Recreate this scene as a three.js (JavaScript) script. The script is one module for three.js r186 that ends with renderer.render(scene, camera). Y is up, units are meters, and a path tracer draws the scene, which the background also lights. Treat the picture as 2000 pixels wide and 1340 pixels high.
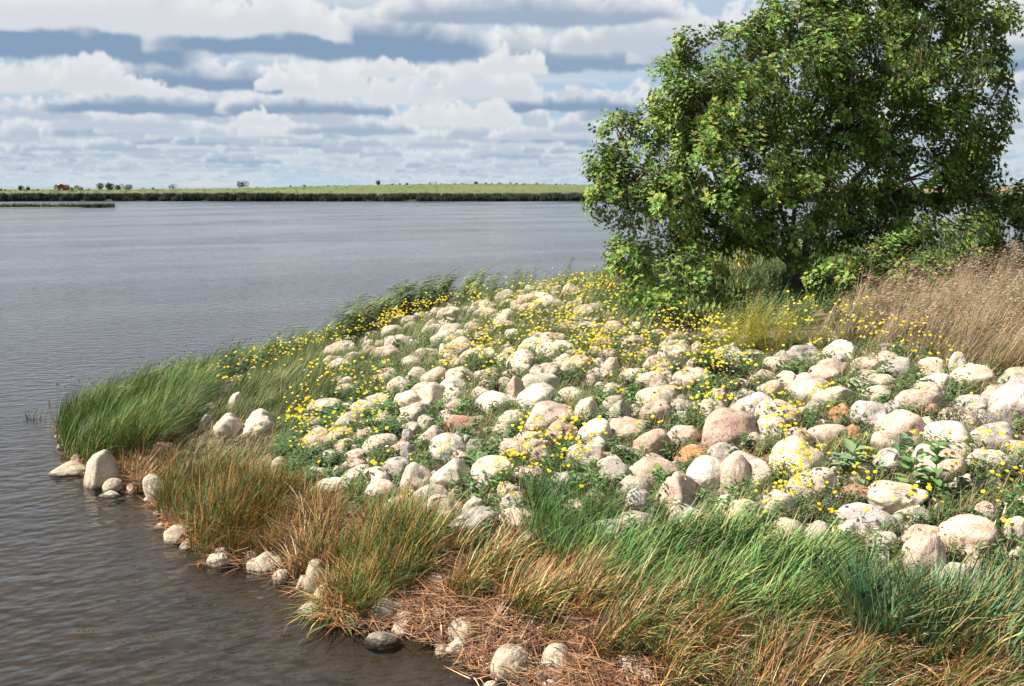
import * as THREE from 'three';
import { mergeGeometries, mergeVertices } from 'three/addons/utils/BufferGeometryUtils.js';

// ---------- camera, sky, sun, exposure ----------
const EYE = 4.2, PITCH = THREE.MathUtils.degToRad(8.9), FOCAL = 1946;      // eye height over the river, tilt down, focal length in photograph pixels
const scene = new THREE.Scene();
const camera = new THREE.PerspectiveCamera(38, 1024 / 686, 0.1, 6000);
camera.position.set(0, EYE, 0); camera.rotation.x = -PITCH;
const renderer = new THREE.WebGLRenderer({ antialias: true });
renderer.toneMapping = THREE.LinearToneMapping; renderer.toneMappingExposure = 2.4;
renderer.shadowMap.enabled = true;
const SUN = new THREE.Vector3(-0.76, 0.9, -0.02).normalize();
const sun = new THREE.DirectionalLight(new THREE.Color(1, 0.945, 0.85), 5);
sun.position.copy(SUN).multiplyScalar(80).add(new THREE.Vector3(0, 0, -15)); sun.target.position.set(0, 0, -15);
sun.castShadow = true; sun.shadow.radius = 1; sun.shadow.mapSize.set(4096, 4096);
Object.assign(sun.shadow.camera, { left: -40, right: 40, top: 40, bottom: -40, near: 1, far: 200 });
sun.name = 'sun'; scene.add(sun, sun.target);

// ---------- random numbers and noise ----------
function rngOf(a) { return () => { a |= 0; a = a + 0x6D2B79F5 | 0; let t = Math.imul(a ^ a >>> 15, 1 | a); t = t + Math.imul(t ^ t >>> 7, 61 | t) ^ t; return ((t ^ t >>> 14) >>> 0) / 4294967296; }; }
const R = rngOf(20240611), rr = (a, b) => a + (b - a) * R(), pick = (a) => a[Math.floor(R() * a.length)];
const PERM = new Uint8Array(512); { const p = [...Array(256).keys()], q = rngOf(7); for (let i = 255; i > 0; i--) { const j = Math.floor(q() * (i + 1)); [p[i], p[j]] = [p[j], p[i]]; } for (let i = 0; i < 512; i++) PERM[i] = p[i & 255]; }
const GX = new Float32Array(256), GY = new Float32Array(256); for (let i = 0; i < 256; i++) { GX[i] = Math.cos(i * 2.399963); GY[i] = Math.sin(i * 2.399963); }
function n2(x, y) {
  const ix = Math.floor(x), iy = Math.floor(y), fx = x - ix, fy = y - iy, X = ix & 255, Y = iy & 255;
  const u = fx * fx * fx * (fx * (fx * 6 - 15) + 10), v = fy * fy * fy * (fy * (fy * 6 - 15) + 10);
  const a = PERM[PERM[X] + Y], b = PERM[PERM[X + 1] + Y], c = PERM[PERM[X] + Y + 1], d = PERM[PERM[X + 1] + Y + 1];
  const g0 = GX[a] * fx + GY[a] * fy, g1 = GX[b] * (fx - 1) + GY[b] * fy, g2 = GX[c] * fx + GY[c] * (fy - 1), g3 = GX[d] * (fx - 1) + GY[d] * (fy - 1);
  return 1.4 * (g0 + u * (g1 - g0) + v * (g2 - g0 + u * (g3 - g2 - g1 + g0)));
}
function n2p(x, y, p, q = p) {                                                     // the same, repeating every p cells
  const m = (k, p) => ((k % p) + p) % p, ix = Math.floor(x), iy = Math.floor(y), fx = x - ix, fy = y - iy, X0 = m(ix, p), X1 = m(ix + 1, p), Y0 = m(iy, q), Y1 = m(iy + 1, q);
  const u = fx * fx * fx * (fx * (fx * 6 - 15) + 10), v = fy * fy * fy * (fy * (fy * 6 - 15) + 10), h = (i, j) => PERM[PERM[i & 255] + (j & 255)];
  const a = h(X0, Y0), b = h(X1, Y0), c = h(X0, Y1), d = h(X1, Y1);
  const g0 = GX[a] * fx + GY[a] * fy, g1 = GX[b] * (fx - 1) + GY[b] * fy, g2 = GX[c] * fx + GY[c] * (fy - 1), g3 = GX[d] * (fx - 1) + GY[d] * (fy - 1);
  return 1.4 * (g0 + u * (g1 - g0) + v * (g2 - g0 + u * (g3 - g2 - g1 + g0)));
}
const fbm = (x, y, o) => { let s = 0, a = 1, t = 0; for (let i = 0; i < o; i++) { s += a * n2(x, y); t += a; a *= 0.5; x = x * 2.03 + 17.3; y = y * 2.03 + 9.1; } return s / t; };
const n3 = (x, y, z) => (n2(x + z * 0.71, y - z * 0.53) + n2(y + 31.7, z + x * 0.37) + n2(z - 12.9 + y * 0.2, x + 5.3)) / 1.9;
const sstep = (a, b, x) => { const t = Math.min(1, Math.max(0, (x - a) / (b - a))); return t * t * (3 - 2 * t); };
const mix = (a, b, t) => a + (b - a) * t;

// ---------- the sky: a broken layer of flat-based cloud, marched from the ground up ----------
const cosP = Math.cos(PITCH), sinP = Math.sin(PITCH);
function ray(px, py) { const x = (px - 1000) / FOCAL, y = (670 - py) / FOCAL; return new THREE.Vector3(x, y * cosP - sinP, -cosP - y * sinP).normalize(); }
{
  const W = 4096, H = 2048, data = new Float32Array(W * H * 4), BASE = 1.0;
  const billow = (x, y, o) => { let s = 0, a = 1, t = 0; for (let i = 0; i < o; i++) { s += a * (1 - 2 * Math.abs(n2(x, y))); t += a; a *= 0.58; x = x * 2.1 + 11.3; y = y * 2.1 + 5.9; } return s / t; };
  const thick = (x, z, o) => {                                              // depth of cloud over a place, kilometres
    const wx = x + 0.35 * n2(x * 0.6, z * 0.6 + 7), wz = z + 0.35 * n2(x * 0.6 + 9, z * 0.6);
    let n = 1.55 * (fbm(x * 0.17 + 3.1, z * 0.2 + 8.7, 3) + 0.05) + 0.36 * (billow(wx * 0.75 + 1.7, wz * 0.75 - 2.2, o) - 0.18) - 0.14;
    return n <= 0 ? n : 0.95 * n / (n + 0.28);
  };
  const blue = [[0.46, 0.60, 0.69], [0.12, 0.27, 0.56]], shade = [0.14, 0.235, 0.39], white = [0.745, 0.74, 0.745];
  for (let row = H / 2; row < H; row++) {
    const el = ((row + 0.5) / H - 0.5) * Math.PI, s = Math.sin(el), c = Math.cos(el), low = el < 0.5;
    const colStep = el < 0.3 ? 1 : low ? 2 : el < 1.1 ? 4 : 8, O = low ? 5 : 3;
    for (let col = 0; col < W; col += colStep) {
      const az = ((col + 0.5) / W - 0.5) * 2 * Math.PI, dx = Math.cos(az) * c, dz = Math.sin(az) * c;
      const steps = el < 0.3 ? 0 : low ? 12 : 6, t0 = BASE / Math.max(s, 0.006), dt = 0.68 / Math.max(s, 0.006) / steps;
      let a = 0, lum = 0, dist = 0;
      for (let k = 0; k < steps && a < 0.96; k++) {
        const t = t0 + (k + 0.35) * dt, x = dx * t, z = dz * t, hh = (k + 0.35) / steps * 0.68;   // height above the flat base
        const T = thick(x, z, O), d = T - hh;
        if (d <= 0) continue;
        const op = Math.min(1, d * (k === 0 ? 4.5 : 10)) * (1 - a);
        // lit from above and from the sun's side; a base is the darker the deeper the cloud over it
        let l = k === 0 ? 1.0 - sstep(0.05, 0.6, T) * 0.98 : mix(0.42, 1.12, sstep(0, 0.34, hh));
        if (low) { const g = thick(x + SUN.x * 0.25, z + SUN.z * 0.25, 3); l += (T - g) * 0.55; }
        lum += l * op; dist += t * op; a += op;
      }
      const tv = 6 / Math.max(s, 0.05), veil = 0.7 * sstep(-0.45, 0.45, fbm(dx * tv * 0.07 + 5, dz * tv * 0.1, 3));
      const up = Math.pow(Math.min(1, el / 1.2), 0.55), hz = 1 - Math.exp(-Math.max(0, (a > 0 ? dist / a : 99)) / 34);
      const L = a > 0 ? Math.min(1.1, Math.max(0, lum / a)) : 0;
      for (let ch = 0; ch < 3; ch++) {
        const clear = mix(mix(blue[0][ch], blue[1][ch], up), white[ch] * 0.9, veil);
        let cl = mix(shade[ch], white[ch], L);
        cl = mix(cl, [0.58, 0.68, 0.75][ch], hz * 0.7);
        const v = mix(clear, cl, a * sstep(0.3, 0.5, el)) / 2.12;
        for (let m = 0; m < colStep; m++) data[(row * W + col + m) * 4 + ch] = v;
      }
      for (let m = 0; m < colStep; m++) data[(row * W + col + m) * 4 + 3] = 1;
    }
  }
  // single cumulus clouds below 25 degrees: flat hard base, dark where the cloud is deep, billowing sunlit top; the farthest first
  const list = [], q = rngOf(91), qq = (u, v) => u + (v - u) * q();
  for (const [x, y, w, h, dk, over] of [[60, 106, 300, 130, 1], [330, 60, 330, 110, 0.15], [640, 108, 330, 120, 1], [1040, 46, 300, 80, 0.7], [1130, 138, 230, 90, 0.85], [1240, 100, 160, 90, 0.4], [430, 174, 270, 66, 0.95], [640, 190, 84, 110, 0.1, 1], [560, 180, 60, 56, 0.15, 1], [330, 222, 230, 50, 1], [600, 222, 170, 44, 0.9], [800, 196, 90, 70, 0.12, 1], [930, 190, 130, 80, 0.2, 1], [1110, 216, 170, 44, 0.95], [850, 246, 90, 56, 0.1, 1], [950, 246, 70, 60, 0.1, 1], [690, 264, 130, 48, 0.75], [90, 178, 80, 86, 0.15, 1], [180, 172, 70, 60, 0.15, 1], [240, 184, 100, 36, 0.1, 1], [510, 246, 60, 34, 0.1, 1], [1000, 140, 70, 56, 0.1, 1], [760, 150, 60, 44, 0.12, 1], [1180, 262, 100, 44, 0.25], [320, 262, 120, 34, 0.45], [60, 232, 110, 44, 0.5], [160, 300, 80, 30, 0.2], [1970, 138, 120, 70, 0.9], [2000, 195, 120, 50, 0.7], [1990, 70, 120, 100, 0.1, 1], [1950, 240, 110, 40, 0.4], [1540, 110, 300, 90, 0.7], [1480, 190, 200, 60, 0.6], [820, 290, 110, 34, 0.4], [1010, 285, 90, 30, 0.3]]) { const d = ray(x, y); list.push([Math.atan2(d.z, d.x), Math.asin(d.y), w / FOCAL, h / FOCAL, dk, q() * 90, Math.asin(d.y) + (over ? 0.03 : 0)]); }
  for (let k = 0; k < 8200; k++) {
    const D = k < 5200 ? Math.sqrt(qq(2.3 ** 2, 75 ** 2)) : qq(60, 230), az = qq(-Math.PI, Math.PI), el = Math.atan(BASE / D), off = Math.abs(az + Math.PI / 2);
    if (off < 0.56 && el > 0.05 && el < 0.2 && q() < (az > -1.4 ? 0.3 : 0.75) || D < 11 && q() < 0.35) continue;
    const big = qq(0.5, 1) ** 1.5; list.push([az, el, qq(0.6, 1.9) * big / D, qq(0.34, 0.72) * (0.5 + 0.5 * big) / D, qq(0.2, 1) * (0.35 + 0.65 * big), q() * 90, el]);
  }
  list.sort((u, v) => u[6] - v[6]);
  for (const [azc, e0, w, h, dk, sd] of list) {
    const r0 = Math.max(H / 2, Math.floor((e0 - h * 0.12) / Math.PI * H + H / 2)), r1 = Math.min(H - 1, Math.ceil((e0 + h * 1.45) / Math.PI * H + H / 2)), c0 = Math.floor(((azc - w * 1.15) / (2 * Math.PI) + 0.5) * W), c1 = Math.ceil(((azc + w * 1.15) / (2 * Math.PI) + 0.5) * W), fade = 1 - sstep(0.3, 0.5, e0), kx = w / h * 1.1, haze = 1 - Math.exp(-BASE / Math.max(e0, 0.012) / 26);
    if (fade <= 0) continue;
    for (let row = r0; row <= r1; row++) for (let cc = c0; cc <= c1; cc++) {
      const el = ((row + 0.5) / H - 0.5) * Math.PI, az = ((cc + 0.5) / W - 0.5) * 2 * Math.PI, u = (az - azc) / w, v = (el - e0) / h;
      const wob = n2(u * kx * 0.8 + sd, v * 0.8 + sd), b = billow(u * kx * 1.5 + sd + wob * 0.25, v * 1.7 - sd, 5), bs = billow(u * kx * 1.1 + sd + wob * 0.25, v * 1.1 - sd, 2), f = fbm(u * 2.2 + sd * 1.7, v * 0.7 + 3, 3);
      const top = Math.sqrt(Math.max(0, 1 - u * u)) * (0.72 + 0.6 * f) - 0.02, d = top - v + 0.42 * (b - 0.15) * sstep(0, 0.35, v + 0.15);
      const al = sstep(-0.02, 0.15, d) * sstep(-0.05, 0.05, v + 0.13 * wob + 0.08 * (b - 0.2)) * sstep(0, 0.3, top + 0.02) * fade; if (al <= 0.002) continue;
      const deep = dk * sstep(0.05, 0.5, top), lift = v / Math.max(0.25, top), L = mix(1.0, mix(0.0, 1.0, sstep(0.28, 1.42, lift + 0.4 * (bs - 0.15) * sstep(0.1, 0.7, lift) + 0.25 * f)), deep) + 0.24 * (b - 0.3) * sstep(0.25, 0.9, lift) * 1.0 - 0.05;
      const i = (row * W + ((cc % W) + W) % W) * 4;
      for (let ch = 0; ch < 3; ch++) { const cl = mix(mix(shade[ch], white[ch], Math.min(1.1, Math.max(0, L))), [0.50, 0.61, 0.69][ch], haze * 0.6) / 2.12; data[i + ch] = mix(data[i + ch], cl, al); }
    }
  }
  for (let i = 0; i < W * H / 2; i++) { data[i * 4] = 0.22; data[i * 4 + 1] = 0.24; data[i * 4 + 2] = 0.24; data[i * 4 + 3] = 1; }
  const sky = new THREE.DataTexture(data, W, H, THREE.RGBAFormat, THREE.FloatType);
  sky.mapping = THREE.EquirectangularReflectionMapping; sky.magFilter = sky.minFilter = THREE.LinearFilter; sky.needsUpdate = true;
  scene.background = sky; scene.environment = sky;
}

// ---------- naming ----------
const used = new Map();
function numbered(name) { const k = used.get(name) ?? 0; used.set(name, k + 1); return k ? name + '_' + String(k).padStart(3, '0') : name; }
function tag(o, label, category, group, kind) { if (label) o.userData.label = label; if (category) o.userData.category = category; if (group) o.userData.group = group; if (kind) o.userData.kind = kind; return o; }
function meshOf(name, geo, mat, parent = scene) { const m = new THREE.Mesh(geo, mat); m.name = parent === scene ? numbered(name) : name; m.castShadow = m.receiveShadow = true; parent.add(m); return m; }
function thing(name, label, category, pos, group, kind) { const g = new THREE.Group(); g.name = numbered(name); if (pos) g.position.copy(pos); scene.add(g); return tag(g, label, category, group, kind); }
const V = (x, y, z) => new THREE.Vector3(x, y, z);

// ---------- textures ----------
function dataTex(n, f, srgb = false, float = false) {
  if (float) { const d = new Float32Array(n * n); for (let y = 0; y < n; y++) for (let x = 0; x < n; x++) d[y * n + x] = f(x / n, y / n); const t = new THREE.DataTexture(d, n, n, THREE.RedFormat, THREE.FloatType); t.wrapS = t.wrapT = THREE.RepeatWrapping; t.magFilter = t.minFilter = THREE.LinearFilter; t.needsUpdate = true; return t; }
  const d = new Uint8Array(n * n * 4);
  for (let y = 0; y < n; y++) for (let x = 0; x < n; x++) { const v = f(x / n, y / n), i = (y * n + x) * 4; if (typeof v === 'number') d[i] = d[i + 1] = d[i + 2] = Math.max(0, Math.min(255, v * 255)); else for (let c = 0; c < 3; c++) d[i + c] = Math.max(0, Math.min(255, v[c] * 255)); d[i + 3] = 255; }
  const t = new THREE.DataTexture(d, n, n); t.wrapS = t.wrapT = THREE.RepeatWrapping; t.magFilter = THREE.LinearFilter; t.minFilter = THREE.LinearMipmapLinearFilter; t.generateMipmaps = true; t.needsUpdate = true; if (srgb) t.colorSpace = THREE.SRGBColorSpace; return t;
}
const fbmP = (u, v, p, o) => { let s = 0, a = 1, t = 0; for (let i = 0; i < o; i++) { s += a * n2p(u * p + i * 7.7 * 0, v * p, p); t += a; a *= 0.55; p *= 2; } return s / t; };
const rockBump = dataTex(512, (u, v) => 0.5 + 0.42 * fbmP(u, v, 6, 6) - 0.35 * sstep(0.42, 0.6, n2p(u * 24, v * 24, 24)));
const rockMaps = [
  dataTex(512, (u, v) => { const a = fbmP(u, v, 5, 6), s = sstep(0.36, 0.52, n2p(u * 44, v * 44, 44)) * (0.5 + 1.3 * fbmP(v, u, 4, 3)), w = sstep(0.05, 0.35, fbmP(v + 0.4, u + 0.2, 4, 5)), k = 0.92 + 0.5 * a - 0.62 * Math.max(0, s) - 0.16 * w; return [k, k * (0.985 - 0.06 * w), k * (0.95 - 0.12 * w + 0.06 * a)]; }),
  dataTex(512, (u, v) => { const a = fbmP(u, v, 4, 6), l = sstep(0.12, 0.3, fbmP(v + 0.3, u, 7, 5)), s = sstep(0.3, 0.5, n2p(u * 64, v * 64, 64)), k = 0.78 + 0.6 * a - 0.4 * s; return [mix(k, 0.98, l * 0.6), mix(k * 0.95, 0.97, l * 0.6), mix(k * 0.9, 0.9, l * 0.6)]; }),
  dataTex(512, (u, v) => { const a = fbmP(u, v, 3, 6), w = Math.abs(fbmP(u + 0.1, v * 1 + 0.2, 4, 5)), c = 1 - sstep(0.0, 0.035, w), k = 0.86 + 0.45 * a - 0.5 * c; return [k, k * (0.95 + 0.1 * a), k * (0.93 + 0.12 * a)]; }),
];
const earthMap = dataTex(512, (u, v) => { const a = fbmP(u, v, 6, 7), s = sstep(0.25, 0.45, n2p(u * 90, v * 50, 90, 50)), k = 0.75 + 0.6 * a; return [k + 0.1 * s, k * 0.97 + 0.06 * s, k * 0.93]; });
const barkMap = dataTex(256, (u, v) => { const a = fbmP(u, v, 4, 5), r = Math.abs(n2p(u * 12, v * 3, 12, 3)); return 0.55 + 0.35 * a + 0.4 * r; });

const std = (c, o = {}) => new THREE.MeshStandardMaterial({ color: new THREE.Color().setRGB(...c), roughness: 0.9, ...o });
const leafMat = (o = {}) => new THREE.MeshPhysicalMaterial({ color: 0xffffff, vertexColors: true, roughness: 0.62, transmission: 0.28, thickness: 0, specularIntensity: 0.5, side: THREE.DoubleSide, ...o });
const M = {
  grass: new THREE.MeshStandardMaterial({ name: 'grass_blade', vertexColors: true, roughness: 0.72, side: THREE.DoubleSide }), leaf: leafMat({ name: 'leaf', transmission: 0.26, roughness: 0.75 }), broad: leafMat({ name: 'broad_leaf', transmission: 0.2 }),
  petal: leafMat({ name: 'petal', transmission: 0.2, roughness: 0.8 }), straw: new THREE.MeshStandardMaterial({ vertexColors: true, roughness: 0.8, side: THREE.DoubleSide }),
  bark: std([0.15, 0.105, 0.08], { map: barkMap, bumpMap: barkMap, bumpScale: 0.03 }), twig: std([0.24, 0.17, 0.13]),
};

// ---------- the land: shore lines, height, ground ----------
const onLevel = (px, py, y = 0) => { const d = ray(px, py), t = (y - EYE) / d.y; return [d.x * t, d.z * t]; };
const nearShore = [[112, 832], [120, 870], [140, 905], [185, 935], [240, 948], [290, 972], [318, 1005], [345, 1050], [395, 1092], [470, 1098], [520, 1110], [570, 1138], [610, 1170], [640, 1212], [720, 1232], [800, 1236], [860, 1262], [930, 1300], [960, 1328], [1060, 1350], [1140, 1420]].map(([x, y]) => onLevel(x, y));
nearShore.push([2.6, -6.6], [5, -6.0], [9, -5.2], [20, -3], [70, 4]);
const farShore = [[nearShore[0][0], nearShore[0][1]], [-8.05, -18.1], [-7.6, -19.4], [-7.0, -20.6], [-6.1, -22], [-4.9, -24.3], [-3.3, -26], [-1.2, -29], [2, -32], [6, -34.5], [12, -36], [25, -37], [70, -38]];
const outline = [...nearShore, [70, -38], ...farShore.slice(1, -1).reverse()];
const segDist = (x, z, line) => { let m = 1e9; for (let i = 0; i + 1 < line.length; i++) { const [ax, az] = line[i], [bx, bz] = line[i + 1], ux = bx - ax, uz = bz - az, t = Math.min(1, Math.max(0, ((x - ax) * ux + (z - az) * uz) / (ux * ux + uz * uz))), dx = ax + ux * t - x, dz = az + uz * t - z, d = dx * dx + dz * dz; if (d < m) m = d; } return Math.sqrt(m); };
const inPoly = (x, z, p) => { let r = false; for (let i = 0, j = p.length - 1; i < p.length; j = i++) if ((p[i][1] > z) !== (p[j][1] > z) && x < (p[j][0] - p[i][0]) * (z - p[i][1]) / (p[j][1] - p[i][1]) + p[i][0]) r = !r; return r; };
function landHeight(x, z) {
  const dn = segDist(x, z, nearShore), df = segDist(x, z, farShore), wig = 0.05 * n2(x * 0.9, z * 0.9) + 0.02 * n2(x * 2.7, z * 2.7);
  if (inPoly(x, z, outline)) { const A = mix(0.95, 1.92, sstep(-7, 1, x)) + 0.38 * sstep(3, 10, x); return 0.012 + A * (1 - Math.exp(-dn / 5.6)) * (1 - Math.exp(-df / 1.5)) + wig * Math.min(1, dn * 0.7, df); }
  const d = Math.min(dn, df); return -0.3 * (1 - Math.exp(-d / 0.7)) - 0.035 * d * (d < 20 ? 1 : 20 / d) - wig * Math.min(1, d) * 0.6;
}
const GRID = 0.25, GX0 = -40, GZ0 = -60, GNX = 440, GNZ = 270, heights = new Float32Array(GNX * GNZ);
for (let j = 0; j < GNZ; j++) for (let i = 0; i < GNX; i++) heights[j * GNX + i] = landHeight(GX0 + i * GRID, GZ0 + j * GRID);
function ground(x, z) {
  const u = Math.min(GNX - 1.001, Math.max(0, (x - GX0) / GRID)), v = Math.min(GNZ - 1.001, Math.max(0, (z - GZ0) / GRID)), i = Math.floor(u), j = Math.floor(v), a = u - i, b = v - j, k = j * GNX + i;
  return mix(mix(heights[k], heights[k + 1], a), mix(heights[k + GNX], heights[k + GNX + 1], a), b);
}
function hit(px, py) {                                                      // where the line of sight through a pixel meets the land or the river
  const d = ray(px, py); let t = 3;
  for (; t < 70; t += 0.04) { if (EYE + d.y * t < Math.max(0, ground(d.x * t, d.z * t))) break; }
  return V(d.x * t, EYE + d.y * t, d.z * t);
}
const depthOf = (p) => (p.y - EYE) * -sinP + -p.z * cosP, perPx = (p) => depthOf(p) / FOCAL;
const poly = (pts) => pts.map(([x, y]) => { const p = hit(x, y); return [p.x, p.z]; });
{
  const g = new THREE.PlaneGeometry((GNX - 1) * GRID, (GNZ - 1) * GRID, GNX - 1, GNZ - 1); g.rotateX(-Math.PI / 2); g.translate(GX0 + (GNX - 1) * GRID / 2, 0, GZ0 + (GNZ - 1) * GRID / 2);
  const p = g.attributes.position, uv = g.attributes.uv, col = new Float32Array(p.count * 3);
  for (let i = 0; i < p.count; i++) {
    const x = p.getX(i), z = p.getZ(i), h = heights[i]; p.setY(i, h); uv.setXY(i, x / 1.7, z / 1.7);
    const n = fbm(x * 0.8, z * 0.8, 4), bed = h < 0.07 + 0.06 * n2(x * 3, z * 3) ? 1 : 0, c = bed ? [0.046, 0.038, 0.029] : [0.15 + 0.05 * n, 0.11 + 0.04 * n, 0.065 + 0.02 * n]; col.set(c.map((k) => k * (1 + 0.35 * n)), i * 3);
  }
  g.setAttribute('color', new THREE.BufferAttribute(col, 3)); g.computeVertexNormals();
  tag(meshOf('ground', g, new THREE.MeshStandardMaterial({ map: earthMap, bumpMap: earthMap, bumpScale: 0.03, vertexColors: true, roughness: 0.95 })), 'brown stony soil of the river bank and its shallows', null, null, 'structure');
  const b = new THREE.PlaneGeometry(3000, 3000); b.rotateX(-Math.PI / 2);
  tag(meshOf('river_bed', b, std([0.046, 0.038, 0.029])), 'brown muddy bed under the deeper river', null, null, 'structure').position.set(0, -1.25, -600);
}
// the river
{
  const wave = (u, v) => { const w = 0.9 * n2p(u * 7, v * 7, 7), q = 0.9 * n2p(u * 7 + 3.3, v * 7 + 1.7, 7), g = 0.55 + 0.9 * (0.5 + 0.5 * fbmP(u + 0.2, v, 4, 3));
    const A = n2p(u * 34 + w, v * 58 + q, 34, 58), B = n2p(u * 74 + q, v * 122 + w, 74, 122), C = n2p(u * 150 + w, v * 220, 150, 220), D = n2p(u * 108 + v * 60, v * 90 - u * 50, 240);
    return 0.5 + g * (0.24 * A + 0.2 * B + 0.09 * C + 0.1 * D); };
  const tex = dataTex(2048, wave, false, true), patch = dataTex(512, (u, v) => { const a = fbmP(u, v, 4, 5); return 0.5 + 0.5 * sstep(-0.35, 0.4, a + 0.25 * n2p(u * 3, v * 14, 3, 14)); });
  patch.repeat.set(17 / 90, 17 / 38);
  const g = new THREE.PlaneGeometry(3000, 1500, 1, 1); g.rotateX(-Math.PI / 2); g.translate(0, 0, -700);
  const uv = g.attributes.uv, p = g.attributes.position; for (let i = 0; i < 4; i++) uv.setXY(i, (p.getX(i) * 0.93 - p.getZ(i) * 0.367) / 17, (-p.getZ(i) * 0.93 - p.getX(i) * 0.367) / 17);
  const rough = patch.clone(); rough.repeat.copy(patch.repeat);
  M.water = new THREE.MeshPhysicalMaterial({ name: 'river_water', color: new THREE.Color().setRGB(0.68, 0.63, 0.55), transmission: 1, thickness: 0, ior: 1.33, roughness: 0.19, roughnessMap: rough, bumpMap: tex, bumpScale: 0.044 });
  tag(meshOf('river', g, M.water), 'broad rippled grey river under the clouds', null, null, 'structure');
}
// the far side
const farZ = (x) => -306 + 30 * sstep(0, 160, x) + 14 * sstep(-60, -250, x) - 4 * Math.sin(x * 0.035) ;
const farLand = (x, z) => { const s = farZ(x) - z, hill = 3.0 * Math.exp(-(((x + 20) / 130) ** 2)) + 0.6 * n2(x * 0.006, z * 0.006) + 1.4 * sstep(60, 220, x) - 0.9 * sstep(-40, -220, x); return s < 0 ? s * 0.2 : 1.5 * (1 - Math.exp(-s / 3)) + (1.55 + hill) * sstep(0, 300, s) - 2.5 * sstep(420, 1500, s); };
{
  const nx = 200, nz = 120, pos = [], col = [], uv = [], idx = [];
  for (let j = 0; j <= nz; j++) for (let i = 0; i <= nx; i++) {
    const x = (i / nx - 0.5) * 1500, s = j < 40 ? -2 + j * 0.5 : 18 + 1500 * ((j - 40) / 80) ** 2, z = farZ(x) - s, n = fbm(x * 0.02, z * 0.01, 5), m = fbm(x * 0.004 + 5, z * 0.004, 3), pinkish = sstep(70, 130, x + 30 * n) * sstep(40, 120, s);
    pos.push(x, farLand(x, z), z); uv.push(x / 6, z / 6);
    const a = [0.10 + 0.05 * n + 0.035 * m, 0.13 + 0.04 * n, 0.026 + 0.015 * n], b = [0.23, 0.165, 0.09]; const reedy = s < 7 + 3 * n ? 1 : 0; for (let c = 0; c < 3; c++) col.push(reedy ? [0.018, 0.03, 0.011][c] : mix(a[c], b[c] * (1 + 0.3 * n), pinkish));
  }
  for (let j = 0; j < nz; j++) for (let i = 0; i < nx; i++) { const a = j * (nx + 1) + i; idx.push(a, a + 1, a + nx + 1, a + 1, a + nx + 2, a + nx + 1); }
  const g = new THREE.BufferGeometry(); g.setAttribute('position', new THREE.Float32BufferAttribute(pos, 3)); g.setAttribute('uv', new THREE.Float32BufferAttribute(uv, 2)); g.setAttribute('color', new THREE.Float32BufferAttribute(col, 3)); g.setIndex(idx); g.computeVertexNormals();
  tag(meshOf('far_field', g, new THREE.MeshStandardMaterial({ vertexColors: true, map: earthMap, roughness: 1, side: THREE.DoubleSide })), 'yellow green prairie field rising behind the far river bank', null, null, 'structure');
}

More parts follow.
